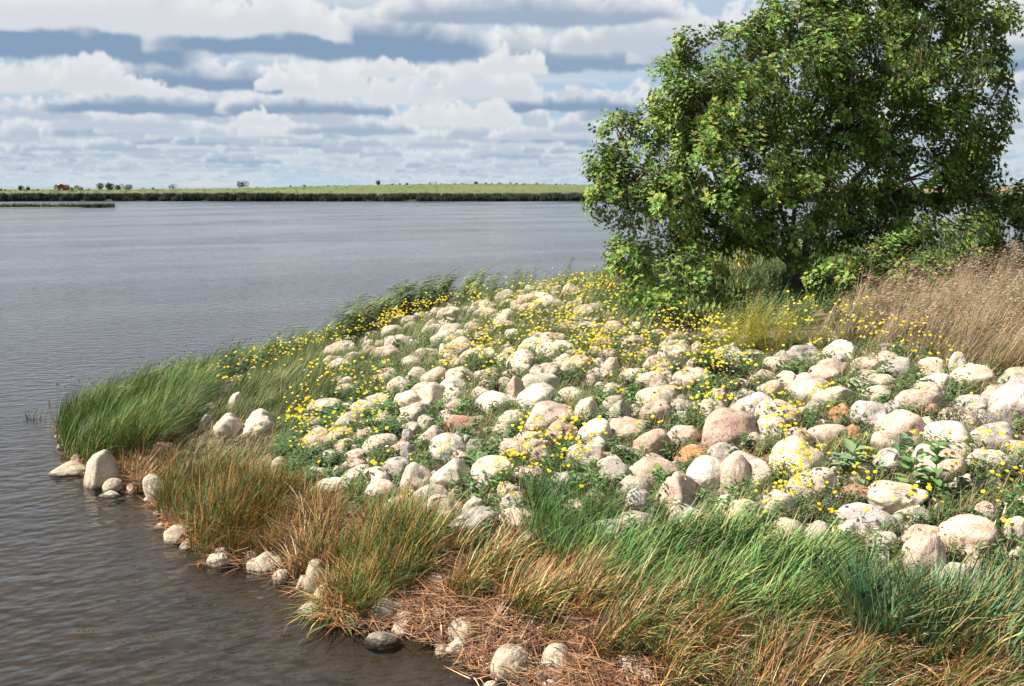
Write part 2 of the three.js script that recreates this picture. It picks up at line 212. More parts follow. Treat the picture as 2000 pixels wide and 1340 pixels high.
// ---------- plant shapes ----------
class Geo {                                                                 // collects ribbons, leaves and tubes with a colour per piece
  constructor() { this.p = []; this.c = []; this.i = []; }
  tri(a, b, c) { this.i.push(a, b, c); }
  v(x, y, z, c) { this.p.push(x, y, z); this.c.push(c[0], c[1], c[2]); return this.p.length / 3 - 1; }
  blade(x, z, L, az, lean, bend, w, c, seg = 4, y0 = 0, sideAz = az + Math.PI / 2) {
    let px = x, py = y0, pz = z, last = null; const sx = Math.cos(sideAz), sz = Math.sin(sideAz), dx = Math.cos(az), dz = Math.sin(az);
    for (let k = 0; k <= seg; k++) {
      const t = k / seg, ww = w * (1 - 0.92 * t ** 1.6) * 0.5, a = this.v(px - sx * ww, py, pz - sz * ww, c), b = this.v(px + sx * ww, py, pz + sz * ww, c);
      if (last) { this.tri(last[0], last[1], b); this.tri(last[0], b, a); }
      last = [a, b]; const th = lean + bend * t, st = L / seg; px += dx * Math.sin(th) * st; pz += dz * Math.sin(th) * st; py += Math.cos(th) * st;
    }
    return V(px, py, pz);
  }
  leaf(o, dir, up, L, w, c, fold = 0.25, droop = 0.2) {                      // a pointed leaf folded along its midrib
    const d = dir.clone().normalize(), s = new THREE.Vector3().crossVectors(d, up).normalize(), n = new THREE.Vector3().crossVectors(s, d);
    const P = (t, k, h) => { const q = o.clone().addScaledVector(d, t * L).addScaledVector(s, k * w * 0.5).addScaledVector(n, h * w + -droop * t * t * L); return this.v(q.x, q.y, q.z, c); };
    const a = P(0, 0, 0), b = P(0.35, -1, fold), e = P(0.38, 1, fold), m = P(0.4, 0, 0), f = P(0.72, -0.62, fold * 0.6), h = P(0.74, 0.62, fold * 0.6), t = P(1, 0, 0);
    this.tri(a, m, b); this.tri(a, e, m); this.tri(b, m, f); this.tri(m, e, h); this.tri(m, t, f); this.tri(m, h, t);
  }
  tube(pts, r0, r1, c, sides = 4) {
    let last = null; const up = V(0.3, 0.1, 0.95).normalize();
    pts.forEach((q, k) => {
      const d = (pts[Math.min(k + 1, pts.length - 1)].clone().sub(pts[Math.max(k - 1, 0)])).normalize(), s = new THREE.Vector3().crossVectors(d, up).normalize(), n = new THREE.Vector3().crossVectors(s, d), r = mix(r0, r1, k / (pts.length - 1)), ring = [];
      for (let m = 0; m < sides; m++) { const a = m / sides * 2 * Math.PI; ring.push(this.v(q.x + (s.x * Math.cos(a) + n.x * Math.sin(a)) * r, q.y + (s.y * Math.cos(a) + n.y * Math.sin(a)) * r, q.z + (s.z * Math.cos(a) + n.z * Math.sin(a)) * r, c)); }
      if (last) for (let m = 0; m < sides; m++) { const e = (m + 1) % sides; this.tri(last[m], last[e], ring[e]); this.tri(last[m], ring[e], ring[m]); }
      last = ring;
    });
  }
  build() { const g = new THREE.BufferGeometry(); g.setAttribute('position', new THREE.Float32BufferAttribute(this.p, 3)); g.setAttribute('color', new THREE.Float32BufferAttribute(this.c, 3)); g.setIndex(this.i); g.computeVertexNormals(); return g; }
}
const jit = (c, k = 0.2) => { const m = 1 + (R() * 2 - 1) * k, h = (R() * 2 - 1) * k * 0.4; return [c[0] * m * (1 + h), c[1] * m, c[2] * m * (1 - h)]; };
// a tuft of blades; wind blows to +x
function tuft({ n = 36, fat = 1.25, h = 0.6, hv = 0.35, spread = 0.12, lean = 0.35, bend = 0.7, w = 0.008, colors, seg = 4, wild = 0.5, wind = 0.7 }) {
  const g = new Geo();
  for (let k = 0; k < n; k++) { const a = R() * 6.283, r = Math.sqrt(R()) * spread, az = Math.atan2(Math.sin(a) * wild, Math.cos(a) * wild + wind); g.blade(Math.cos(a) * r, Math.sin(a) * r, h * (1 + (R() * 2 - 1) * hv), az + rr(-0.5, 0.5), lean * rr(0.2, 1.6), bend * rr(0.2, 1.7), w * fat * rr(0.55, 1.4), jit(pick(colors), 0.3), seg, -0.03, R() * 3.14); }
  return g.build();
}
const dummy = new THREE.Object3D();
function scatter(parent, name, geos, mat, spots, tint = 0.2) {               // spots: [x, y, z, scale, turn, tilt toward +x]
  const lists = geos.map(() => []); spots.forEach((s, i) => lists[i % geos.length].push(s));
  geos.forEach((g, k) => {
    if (!lists[k].length) return; const m = new THREE.InstancedMesh(g, mat, lists[k].length); m.name = name; m.castShadow = m.receiveShadow = true; m.userData.kind = 'stuff';
    lists[k].forEach((s, i) => { dummy.position.set(s[0], s[1], s[2]); dummy.rotation.set(s[6] ?? 0, s[4] ?? 0, -(s[5] ?? 0), 'XZY'); dummy.scale.setScalar(s[3] ?? 1); dummy.updateMatrix(); m.setMatrixAt(i, dummy.matrix); const b = (1 + (R() * 2 - 1) * tint) * (1 + 0.22 * n2(s[0] * 1.7 + 40, s[2] * 1.7)); m.setColorAt(i, new THREE.Color(b * (1 + (R() - 0.5) * tint * 0.6), b, b * (1 + (R() - 0.5) * tint * 0.4))); });
    parent.add(m);
  });
}
function fill(p, n, f = () => 1) {                                          // n random places inside a ground polygon
  const xs = p.map((q) => q[0]), zs = p.map((q) => q[1]), x0 = Math.min(...xs), x1 = Math.max(...xs), z0 = Math.min(...zs), z1 = Math.max(...zs), out = [];
  for (let t = 0; t < n * 60 && out.length < n; t++) { const x = rr(x0, x1), z = rr(z0, z1); if (inPoly(x, z, p) && R() < f(x, z)) out.push([x, z]); }
  return out;
}
// ---------- boulders ----------
// shapes: r rounded, a angular, o oblong smooth, e egg, f flat slab, m mottled lumpy
function rockShape(seed, kind) {
  const q = rngOf(seed), u = () => q() * 2 - 1;
  let g = new THREE.IcosahedronGeometry(1, 10); g.deleteAttribute('uv'); g.deleteAttribute('normal'); g = mergeVertices(g, 1e-4);
  const planes = [], np = kind === 'a' ? 11 : kind === 'f' ? 9 : kind === 'm' ? 12 : 8, sharp = kind === 'a' ? 22 : kind === 'f' ? 16 : kind === 'm' ? 14 : seed % 2 ? 9 : 17;
  for (let k = 0; k < np; k++) planes.push([V(u(), u(), u()).normalize(), rr2(q, kind === 'a' ? 0.62 : kind === 'm' ? 0.66 : seed % 2 ? 0.7 : 0.58, 1.0)]);
  const o = [u() * 40, u() * 40, u() * 40], amp = kind === 'm' ? 0.2 : kind === 'a' ? 0.09 : 0.085, p = g.attributes.position, d = V(0, 0, 0);
  for (let i = 0; i < p.count; i++) {
    d.fromBufferAttribute(p, i).normalize();
    let s = Math.pow(0.98, -sharp); for (const [n, k] of planes) { const c = d.dot(n); if (c > 0) s += Math.pow(c / k, sharp); }
    let r = Math.pow(s, -1 / sharp);
    r *= 1 + amp * n3(d.x * 1.5 + o[0], d.y * 1.5 + o[1], d.z * 1.5 + o[2]) + amp * 0.45 * n3(d.x * 4 + o[1], d.y * 4, d.z * 4 + o[0]) + 0.012 * n3(d.x * 11 + o[2], d.y * 11, d.z * 11);
    if (kind === 'e') r *= 1 - 0.16 * d.y;
    p.setXYZ(i, d.x * r, d.y * r, d.z * r);
  }
  for (let k = 0; k < (kind === 'm' || kind === 'a' ? 3 : 1); k++) { const e = V(u(), u() * 0.8 + 0.2, u()).normalize(), w = 0.3 + 0.25 * q(), dp = 0.05 + 0.09 * q(); for (let i = 0; i < p.count; i++) { d.fromBufferAttribute(p, i); const t = Math.max(0, 1 - d.clone().normalize().distanceTo(e) / w); d.multiplyScalar(1 - dp * t * t * (3 - 2 * t)); p.setXYZ(i, d.x, d.y, d.z); } }
  g.computeBoundingBox(); const b = g.boundingBox, c = b.getCenter(V(0, 0, 0)), z = b.getSize(V(0, 0, 0));
  g.translate(-c.x, -c.y, -c.z); g.scale(2 / z.x, 2 / z.y, 2 / z.z); g.computeVertexNormals(); g = g.toNonIndexed();
  const P = g.attributes.position, uv = new Float32Array(P.count * 2), A = V(0, 0, 0), B = V(0, 0, 0), C = V(0, 0, 0);
  for (let i = 0; i < P.count; i += 3) {
    A.fromBufferAttribute(P, i); B.fromBufferAttribute(P, i + 1).sub(A); C.fromBufferAttribute(P, i + 2).sub(A); B.cross(C);
    const ax = Math.abs(B.x), ay = Math.abs(B.y), az = Math.abs(B.z), m = ay >= ax && ay >= az ? 1 : ax >= az ? 0 : 2;
    for (let k = 0; k < 3; k++) { const x = P.getX(i + k), y = P.getY(i + k), w = P.getZ(i + k); uv[(i + k) * 2] = (m === 0 ? w : x) * 0.42 + seed * 0.37 + m * 0.31; uv[(i + k) * 2 + 1] = (m === 1 ? w : y) * 0.42 + seed * 0.61; }
  }
  g.setAttribute('uv', new THREE.BufferAttribute(uv, 2)); return g;
}
const rr2 = (q, a, b) => a + (b - a) * q();
const SHAPES = {}; for (const [k, n] of [['r', 9], ['a', 7], ['o', 5], ['e', 3], ['f', 3], ['m', 6]]) SHAPES[k] = Array.from({ length: n }, (_, i) => rockShape(k.charCodeAt(0) * 10 + i, k));
const TONES = {                                                             // colour, which grain
  c: [[0.56, 0.49, 0.40], 0], w: [[0.66, 0.60, 0.52], 0], p: [[0.53, 0.41, 0.345], 0], g: [[0.42, 0.395, 0.37], 1], t: [[0.45, 0.345, 0.275], 0], o: [[0.45, 0.25, 0.11], 2], y: [[0.64, 0.56, 0.38], 0],
  r: [[0.43, 0.235, 0.175], 1], d: [[0.27, 0.25, 0.23], 1], l: [[0.455, 0.42, 0.41], 2], n: [[0.44, 0.43, 0.355], 1], m: [[0.56, 0.48, 0.39], 1], b: [[0.47, 0.335, 0.27], 2], k: [[0.44, 0.39, 0.32], 0], s: [[0.47, 0.425, 0.36], 0],
};
for (const k in TONES) { const [c, m] = TONES[k]; M['rock_' + k] = [0.9, 1.06].map((f) => new THREE.MeshStandardMaterial({ name: 'stone_' + k, color: new THREE.Color().setRGB(c[0] * f * 0.95, c[1] * f * 0.915, c[2] * f * 0.865), map: rockMaps[m], bumpMap: rockBump, bumpScale: 0.035, roughness: 0.88 })); }
const rocks = [];                                                           // [x, z, radius across, radius deep, top]
function boulder(name, label, group, pos, sx, sy, sz, tilt, tone, kind, turn = 0) {
  const k = rocks.length, m = meshOf(name, SHAPES[kind][k % SHAPES[kind].length], M['rock_' + tone][k % 2]);
  m.position.copy(pos); m.scale.set(sx, sy, sz); const wet = pos.y - sy < 0.0 && pos.y < 0.3; m.rotation.set(0, turn, THREE.MathUtils.degToRad(tilt), 'YXZ');
  if (wet) {                                                                // the water keeps a dark wet band on the stone
    m.updateMatrix(); m.geometry = m.geometry.clone(); const p = m.geometry.attributes.position, c = new Float32Array(p.count * 3), v = V(0, 0, 0); for (let i = 0; i < p.count; i++) { v.fromBufferAttribute(p, i).applyMatrix4(m.matrix); const w = v.y < 0.028 + 0.018 * n2(v.x * 14, v.z * 14) ? 0.3 : 1; c[i * 3] = w; c[i * 3 + 1] = w * 0.97; c[i * 3 + 2] = w * 0.92; }
    m.geometry.setAttribute('color', new THREE.BufferAttribute(c, 3)); const key = 'wet_' + tone + k % 2; m.material = M[key] ??= Object.assign(m.material.clone(), { vertexColors: true });
  }
  rocks.push([pos.x, pos.z, sx, sz, pos.y + sy, pos.y]); return tag(m, label, name === 'pebble' ? 'stone' : 'boulder', group);
}
// px, py of the middle of what shows, width, height (photograph pixels), tilt, tone, shape, label
const BOULDERS = [
  [135, 917, 76, 30, 3, 'k', 'f', 'flat pale slab lying in the water at the tip of the bank'],
  [204, 920, 72, 84, -6, 'k', 'a', 'tall upright grey boulder standing in water beside the flat slab'],
  [221, 949, 38, 30, 12, 'k', 'r', 'small rounded grey stone in front of the tall upright boulder'],
  [214, 966, 40, 14, 0, 's', 'f', 'low wet stone barely above water below the tall upright boulder'],
  [290, 976, 18, 14, 0, 'w', 'r', 'tiny white pebble in the water left of the rust coloured tussock'],
  [312, 955, 40, 66, 30, 's', 'e', 'pale leaning boulder half hidden by the left edge of the rust coloured tussock'],
  [352, 1044, 62, 40, -4, 'k', 'a', 'pale wedge of rock at the water under the rust coloured tussock'],
  [428, 1094, 50, 26, 0, 's', 'm', 'grey stone under fallen straw between two wedges at the waterline'],
  [530, 1099, 74, 46, 18, 'k', 'a', 'smooth wedge shaped rock at the water with straw lying on its left slope'],
  [551, 1125, 38, 24, -8, 'w', 'o', 'small white oval stone in water beside the wedge shaped rock'],
  [624, 1125, 62, 62, 25, 'k', 'r', 'big rounded grey boulder at the waterline left of the tall green tussock'],
  [637, 1157, 46, 34, 10, 's', 'r', 'pale round stone against the tall green tussock in shallow water'],
  [606, 1189, 58, 24, 6, 'k', 'f', 'flat pale rock poking out of shallow water below the tall green tussock'],
  [613, 1205, 32, 14, 0, 'd', 'r', 'small dark wet stone touching the flat rock in shallow water'],
  [757, 1190, 62, 46, -10, 'k', 'a', 'pale rock half covered by combed straw at the waterline'],
  [792, 1230, 54, 30, -12, 'k', 'a', 'wet edged stone under crossed straws at the waterline'],
  [745, 1247, 66, 26, 8, 'd', 'o', 'brown stone lying just under the shallow water'],
  [722, 1224, 60, 20, 4, 'd', 'o', 'second drowned brown stone nearer the straw bank'],
  [908, 1232, 66, 52, 15, 'k', 'r', 'rounded grey boulder beside the fan of combed straw'],
  [901, 1263, 66, 38, -8, 'k', 'a', 'angular pale block in the water under the rounded grey boulder'],
  [998, 1294, 80, 66, -15, 'k', 'e', 'egg shaped pale boulder at the waterline with a straw across it'],
  [1093, 1289, 68, 70, 5, 'k', 'r', 'round pale boulder with grass shadows at the bottom waterline'],
  [1086, 1336, 54, 26, 0, 's', 'o', 'pale stone below the round pale boulder at the lower frame edge'],
  [861, 1137, 58, 46, 30, 's', 'o', 'pale oval rock showing through brown straw'],
  [852, 1208, 56, 30, 0, 's', 'm', 'stone speckled with shadow under the straw above the waterline'],
  [1238, 1300, 60, 50, 25, 's', 'a', 'tilted grey rock in dead reeds near the bottom'],
  [1265, 1330, 60, 40, -20, 's', 'o', 'grey rock behind dead reeds at the lower frame edge'],
  [505, 828, 72, 58, -6, 'c', 'm', 'broad notched cream boulder in the grass of the tip'],
  [450, 835, 56, 56, 20, 'c', 'r', 'cream boulder leaning on the broad notched one in the tip grass'],
  [463, 788, 36, 46, -12, 'c', 'a', 'pointed cream stone standing above the notched boulder'],
  [411, 757, 36, 30, 10, 'c', 'm', 'small cream rock under white and yellow flowers on the tip'],
  [425, 770, 40, 20, 0, 'c', 'm', 'low cream rock right of the small one on the tip'],
  [402, 828, 36, 36, 0, 'c', 'r', 'pale stone among dark weeds left of the leaning cream boulder'],
  [412, 800, 40, 26, 0, 's', 'r', 'pale stone in pale weeds above the leaning boulder'],
  [320, 880, 52, 36, 6, 'p', 'r', 'pinkish boulder behind the dead brown grass near the tip'],
  [546, 905, 30, 26, -15, 'p', 'a', 'small angular stone right of the rust coloured tussock'],
  [624, 876, 36, 34, 30, 's', 'a', 'angular pale stone among low weeds left of the slope'],
  [598, 882, 26, 22, 0, 's', 'r', 'little pale stone beside the angular one in low weeds'],
  [684, 893, 36, 48, -35, 'c', 'a', 'slanting pale rock at the left end of the boulder slope'],
  [700, 880, 26, 30, 20, 'k', 'a', 'small grey rock wedged right of the slanting pale rock'],
  [674, 906, 17, 15, 0, 'w', 'r', 'fist sized white stone sitting on the slanting pale rock'],
  [663, 926, 30, 34, 0, 't', 'a', 'brownish stone under the fist sized white one'],
  [745, 871, 72, 54, -12, 'c', 'r', 'big cream dome boulder with deep shade under its right side'],
  [805, 888, 46, 46, 8, 'd', 'a', 'dark grey squarish boulder below a tiny white stone'],
  [814, 864, 13, 12, 0, 'w', 'a', 'tiny white stone on top of the dark grey squarish boulder'],
  [735, 938, 66, 52, -6, 'c', 'r', 'pale rounded boulder above the green and rust grass'],
  [814, 933, 62, 58, -8, 's', 'a', 'blocky beige boulder left of the big triangular one'],
  [884, 929, 88, 66, -14, 's', 'a', 'big triangular beige boulder with a rough dark underside'],
  [904, 901, 42, 42, 0, 'p', 'm', 'layered pinkish stone behind the big triangular boulder'],
  [838, 971, 76, 44, 27, 'g', 'o', 'long grey boulder slanting below the triangular one'],
  [889, 970, 36, 30, 0, 't', 'm', 'rough little stone wedged under the triangular boulder'],
  [858, 1006, 76, 82, -5, 's', 'e', 'tall egg shaped beige boulder with dry stems across it'],
  [940, 951, 46, 50, 0, 'c', 'r', 'pale round boulder right of the big triangular one'],
  [921, 993, 40, 46, -28, 'c', 'e', 'smooth pale egg stone under dark green leaves'],
  [998, 960, 52, 36, 0, 'm', 'm', 'pale rock behind yellow flowers right of the pale round boulder'],
  [648, 955, 86, 42, 6, 'w', 'o', 'long white boulder half hidden behind bending rusty grass'],
  [780, 992, 66, 46, 20, 'c', 'r', 'pale boulder veiled by bending grass left of the long grey one'],
  [862, 1065, 62, 38, 0, 's', 'r', 'beige boulder under the tall egg shaped one'],
  [936, 1090, 44, 34, 0, 's', 'm', 'small beige stone in straw below the green leaves'],
  [1020, 1105, 50, 30, 6, 's', 'm', 'low pale stone in straw left of the lush green grass'],
  [1045, 1062, 60, 52, 10, 'k', 'm', 'grey stone in leaf shadow left of the tall green blades'],
  [800, 787, 66, 48, 22, 'c', 'r', 'left lobe of the saddle of three cream boulders'],
  [846, 776, 84, 56, -8, 'c', 'm', 'middle of the saddle of three cream boulders'],
  [884, 774, 50, 52, 10, 'c', 'r', 'speckled right end of the saddle of three cream boulders'],
  [803, 817, 56, 46, -14, 'c', 'r', 'cream boulder just below the saddle of cream boulders'],
  [874, 811, 34, 24, 0, 'c', 'r', 'small cream stone under the right end of the saddle'],
  [836, 826, 40, 30, 0, 's', 'm', 'mottled stone right of the boulder below the saddle'],
  [900, 829, 68, 40, 8, 'r', 'a', 'reddish angular boulder among yellow flowers'],
  [847, 853, 62, 44, -10, 'p', 'a', 'pinkish grey boulder left of the reddish angular one'],
  [800, 853, 26, 36, 15, 'g', 'a', 'narrow grey stone standing left of the pinkish grey boulder'],
  [876, 870, 76, 46, -14, 'w', 'o', 'white boulder below the pinkish grey one'],
  [934, 872, 46, 32, 0, 'd', 'm', 'dark weathered stone split by cracks right of the white boulder'],
  [986, 867, 54, 28, 4, 'c', 'f', 'flat cream stone behind weeds left of the brown pink boulder'],
  [968, 786, 88, 48, 22, 'w', 'o', 'white dark-speckled oblong boulder slanting up to the right'],
  [1006, 763, 46, 56, -10, 't', 'r', 'tan boulder leaning on the white speckled oblong one'],
  [938, 770, 50, 30, 12, 'c', 'm', 'cream stone behind the white speckled oblong boulder'],
  [1000, 736, 46, 30, 0, 't', 'a', 'flat topped tan boulder under the cream crest boulders'],
  [955, 735, 66, 32, 14, 'c', 'm', 'long cream stone under flowers with a brown stone on it'],
  [960, 727, 40, 22, 14, 't', 'm', 'brown stone lying on the long cream one'],
  [1055, 752, 74, 46, -6, 'n', 'a', 'grey green angular boulder behind the bright white one'],
  [1049, 776, 78, 52, 12, 'w', 'r', 'bright white boulder in front of the grey green angular one'],
  [1118, 772, 58, 32, -8, 'n', 'r', 'white topped grey boulder above the two pinkish ones'],
  [1072, 816, 112, 66, 18, 'p', 'a', 'largest pinkish speckled boulder in the middle of the slope'],
  [1036, 800, 50, 24, 0, 's', 'm', 'small rough stone left of the largest pinkish boulder'],
  [1097, 847, 68, 52, -4, 'b', 'r', 'brown pink boulder with a dark crack casting shade on a white one'],
  [1152, 806, 64, 62, -8, 'p', 'a', 'upright pinkish boulder right of the largest pinkish one'],
  [1207, 810, 52, 56, -10, 'n', 'r', 'greenish grey boulder in leaf shadow right of the upright pinkish one'],
  [1161, 846, 66, 58, 6, 'w', 'r', 'bright white speckled boulder under the upright pinkish one'],
  [1143, 893, 80, 54, 8, 's', 'a', 'pale boulder with a rough shaded front and hollow beneath'],
  [1055, 882, 66, 50, -10, 't', 'm', 'mottled tan boulder behind yellow flowers'],
  [1040, 858, 66, 36, 14, 'c', 'm', 'pale stone tucked under the brown pink boulder'],
  [1101, 945, 58, 46, 10, 'g', 'r', 'lichen grey boulder behind green grass blades'],
  [1090, 978, 60, 46, 0, 'g', 'r', 'second lichen grey boulder lower in the green grass blades'],
  [1244, 800, 32, 32, 0, 'w', 'e', 'smooth white egg stone at the left of a tan mottled pair'],
  [1282, 808, 66, 56, -6, 't', 'm', 'tan mottled boulder right of the smooth white egg stone'],
  [1335, 815, 36, 26, 0, 's', 'm', 'small pale stone in weeds right of the tan mottled boulder'],
  [1275, 869, 80, 60, 8, 't', 'r', 'smooth brownish pink boulder beside small milkweed leaves'],
  [1335, 850, 70, 42, 4, 'p', 'a', 'pinkish boulder with a long crack between two brown ones'],
  [1425, 839, 116, 84, 6, 'b', 'r', 'large pink brown boulder with a dark red right flank'],
  [1355, 886, 80, 36, 0, 'o', 'm', 'rusty orange rock below the large pink brown boulder'],
  [1278, 920, 104, 50, -2, 'p', 'o', 'long pinkish boulder over a dark hollow'],
  [1376, 923, 84, 66, 2, 'w', 'r', 'smooth white boulder with a grey base, left of its pinkish twin'],
  [1436, 923, 66, 78, -8, 'p', 'r', 'smooth pinkish boulder right of the white one with grey base'],
  [1480, 925, 66, 54, -14, 'p', 'o', 'speckled pale boulder touching the smooth pinkish one'],
  [1328, 965, 88, 84, -10, 'p', 'r', 'broad pinkish beige boulder below the long pinkish one'],
  [1247, 978, 54, 50, 0, 'l', 'a', 'lilac grey boulder lying in the shade of leaves'],
  [1242, 1017, 90, 38, 6, 's', 'o', 'low pale boulder in front of the lilac grey one'],
  [1182, 1046, 86, 64, 0, 'n', 'r', 'dome boulder striped by grass shadow left of the lush grass'],
  [1348, 1012, 80, 48, 0, 's', 'r', 'pale boulder seen through fine grass blades'],
  [1418, 983, 46, 32, 6, 'c', 'r', 'small cream stone right of a low milkweed'],
  [1388, 803, 74, 46, 10, 'c', 'm', 'cream boulder behind dark weed stalks'],
  [1482, 793, 104, 50, -4, 'l', 'f', 'wide flat lilac grey boulder'],
  [1470, 866, 64, 36, 24, 'c', 'o', 'slim cream boulder under the dark red flank'],
  [1567, 893, 120, 86, 6, 'y', 'r', 'largest yellowish cream boulder on the whole slope'],
  [1498, 898, 24, 18, 20, 'r', 'a', 'small red brown stone left of the yellowish cream boulder'],
  [1527, 700, 36, 32, 0, 'g', 'r', 'grey white stone at the left end of the speckled grey rock'],
  [1566, 697, 84, 46, 18, 'g', 'm', 'speckled grey rock in weeds below the yellow green bush'],
  [1586, 682, 40, 24, -6, 'l', 'r', 'pale grey cap behind the speckled grey rock'],
  [1640, 704, 40, 26, 0, 'g', 'r', 'pale stone under trailing green stems right of the speckled rock'],
  [1634, 667, 30, 18, 0, 's', 'r', 'small pale stone at the edge of the dry grass'],
  [1737, 682, 44, 26, 8, 'g', 'm', 'pale rock buried in dry grass behind the broken boulder'],
  [1630, 776, 86, 46, 10, 'm', 'r', 'cream boulder blotched with lichen left of the broken one'],
  [1645, 811, 60, 42, 20, 'o', 'o', 'smooth ochre boulder under the lichen blotched one'],
  [1700, 812, 74, 66, 14, 'l', 'a', 'lilac white angular boulder right of the ochre one'],
  [1742, 800, 46, 40, -20, 'l', 'm', 'grey mottled stone right of the lilac white boulder'],
  [1713, 771, 60, 38, 0, 'm', 'r', 'mottled pale boulder under the broken one'],
  [1700, 734, 56, 26, 10, 'm', 'm', 'upper piece of the broken boulder at the dry grass edge'],
  [1722, 748, 66, 36, -8, 'm', 'm', 'lower piece of the broken boulder at the dry grass edge'],
  [1793, 790, 90, 56, -14, 'p', 'r', 'pinkish boulder with a red brown right end'],
  [1820, 808, 44, 44, -20, 'r', 'r', 'red brown end stone against the pinkish boulder'],
  [1624, 851, 98, 50, -4, 'p', 'r', 'pinkish cream boulder with an ochre patch on its right'],
  [1659, 852, 42, 46, -30, 'o', 'e', 'ochre stone on the right shoulder of the pinkish cream boulder'],
  [1612, 831, 36, 24, 0, 'c', 'r', 'small cream stone behind the pinkish cream boulder'],
  [1762, 837, 104, 70, 16, 'p', 'm', 'big pinkish white boulder above the tall milkweed'],
  [1848, 852, 88, 66, -16, 'w', 'r', 'big white boulder with branching stem shadow'],
  [1868, 880, 62, 34, 0, 'c', 'o', 'pinkish white stone under the big white boulder'],
  [1983, 790, 96, 112, -8, 'l', 'a', 'huge smooth grey white boulder at the right frame edge'],
  [1942, 853, 104, 56, 2, 'g', 'o', 'brownish grey boulder under the huge grey white one'],
  [1871, 712, 34, 50, 0, 'w', 'e', 'white rock standing alone in the dry grass'],
  [1866, 808, 28, 24, 0, 's', 'r', 'little pale stone by the dark weeds near the huge boulder'],
  [1904, 875, 30, 22, 0, 'p', 'r', 'little pinkish stone below the brownish grey boulder'],
  [1575, 752, 92, 44, 6, 'p', 'f', 'flat pinkish boulder in flowers above the wide lilac one'],
  [1455, 772, 60, 24, 0, 's', 'f', 'pale stone edge above the wide lilac grey boulder'],
  [1738, 905, 64, 58, 20, 'l', 'a', 'grey boulder with a dark left face behind milkweed'],
  [1788, 890, 40, 34, 0, 'p', 'r', 'pinkish stone between two milkweeds'],
  [1934, 905, 94, 54, -8, 's', 'm', 'pitted beige boulder under the little pinkish stone'],
  [1892, 950, 72, 46, -10, 's', 'm', 'mottled beige boulder with a flower on it'],
  [1946, 946, 26, 32, 10, 's', 'e', 'small upright beige stone right of the mottled one'],
  [1985, 915, 34, 50, 0, 'd', 'a', 'shaded grey rock at the right edge behind milkweed'],
  [1590, 951, 102, 62, 14, 'm', 'a', 'large angular mottled boulder below the yellowish one'],
  [1666, 966, 54, 46, -20, 'r', 'a', 'red brown rock over a dark hollow right of the angular one'],
  [1522, 985, 76, 54, 20, 'g', 'm', 'grey mottled rock under yellow flowers'],
  [1640, 945, 40, 30, 0, 's', 'm', 'pale rock beside pale green milkweed leaves'],
  [1692, 1012, 136, 56, -3, 'l', 'o', 'long lilac grey boulder dotted with yellow flowers'],
  [1597, 1043, 60, 48, -10, 's', 'r', 'rounded beige boulder left of the long lilac grey one'],
  [1918, 1004, 60, 52, -14, 'p', 'r', 'rounded pink boulder above the large pinkish slab'],
  [1850, 985, 40, 24, 10, 's', 'r', 'small beige stone left of the rounded pink boulder'],
  [1886, 1046, 104, 84, -12, 'p', 'a', 'large pinkish slab with curled dry stems on it'],
  [1798, 1088, 80, 100, -16, 'p', 'e', 'pale pink egg boulder standing up behind the blue green grass'],
  [1722, 1060, 64, 46, -6, 's', 'r', 'beige boulder with stem shadows left of the pink egg boulder'],
  [1720, 1092, 46, 36, 0, 's', 'm', 'small stone in dead leaves under the stem shadowed boulder'],
  [1888, 1138, 112, 84, -12, 'n', 'r', 'large lichen grey boulder behind the blue green grass'],
  [1900, 1082, 52, 44, -20, 'p', 'a', 'pinkish block under the large pinkish slab'],
  [1990, 1045, 48, 70, 10, 's', 'r', 'beige boulder at the right frame edge by a dry stalk'],
  [1992, 1095, 44, 54, 0, 'c', 'm', 'cream stone at the right frame edge'],
  [1937, 1100, 26, 26, 0, 's', 'r', 'small round stone right of the dry stalk'],
  [1490, 1080, 70, 40, 0, 's', 'm', 'pale stone veiled by the lush grass tips'],
  [1545, 1150, 100, 40, 0, 's', 'o', 'pale boulder in shadow behind swept grass'],
  [1622, 1085, 50, 34, 0, 'k', 'm', 'grey stone in weeds under the rounded beige boulder'],
  [1080, 691, 76, 44, 4, 'w', 'o', 'long smooth white boulder near the crest'],
  [1018, 709, 62, 52, 10, 'w', 'r', 'white boulder with a shaded brown base beside the long smooth one'],
  [980, 705, 40, 30, 0, 'c', 'm', 'cream stone left of the brown based white boulder'],
  [1163, 690, 42, 26, 6, 'c', 'r', 'cream stone ringed by yellow flowers near the crest'],
  [1191, 717, 36, 40, -10, 'p', 'r', 'pinkish round stone in dead grass'],
  [1232, 668, 62, 26, 10, 'l', 'o', 'grey lilac slab under the small pale pair'],
  [1185, 651, 32, 18, 0, 'c', 'r', 'left small pale stone of the pair near the bush'],
  [1225, 650, 32, 24, 0, 'c', 'a', 'right small pale stone of the pair near the bush'],
  [1221, 634, 26, 22, 0, 't', 'a', 'brown stone on the small pale stone near the bush'],
  [1281, 654, 40, 24, 0, 'p', 'r', 'pinkish grey stone at the foot of the green bush'],
  [1325, 681, 76, 36, 8, 'k', 'r', 'beige boulder below the tangled dead stems'],
  [1366, 684, 30, 30, 0, 'p', 'r', 'pinkish stone between the beige boulder and dark weeds'],
  [1240, 735, 66, 34, 14, 'c', 'o', 'cream boulder above the flowery mottled mound'],
  [1160, 743, 56, 28, 0, 'p', 'm', 'pinkish stone below the dead grass'],
  [1176, 756, 32, 22, 0, 'w', 'r', 'white stone beside the pinkish one below dead grass'],
  [1350, 745, 80, 60, -14, 'm', 'm', 'flowery mottled mound of a boulder left of the dark weeds'],
  [1300, 735, 50, 36, 0, 'm', 'm', 'mottled boulder behind the left of the flowery mound'],
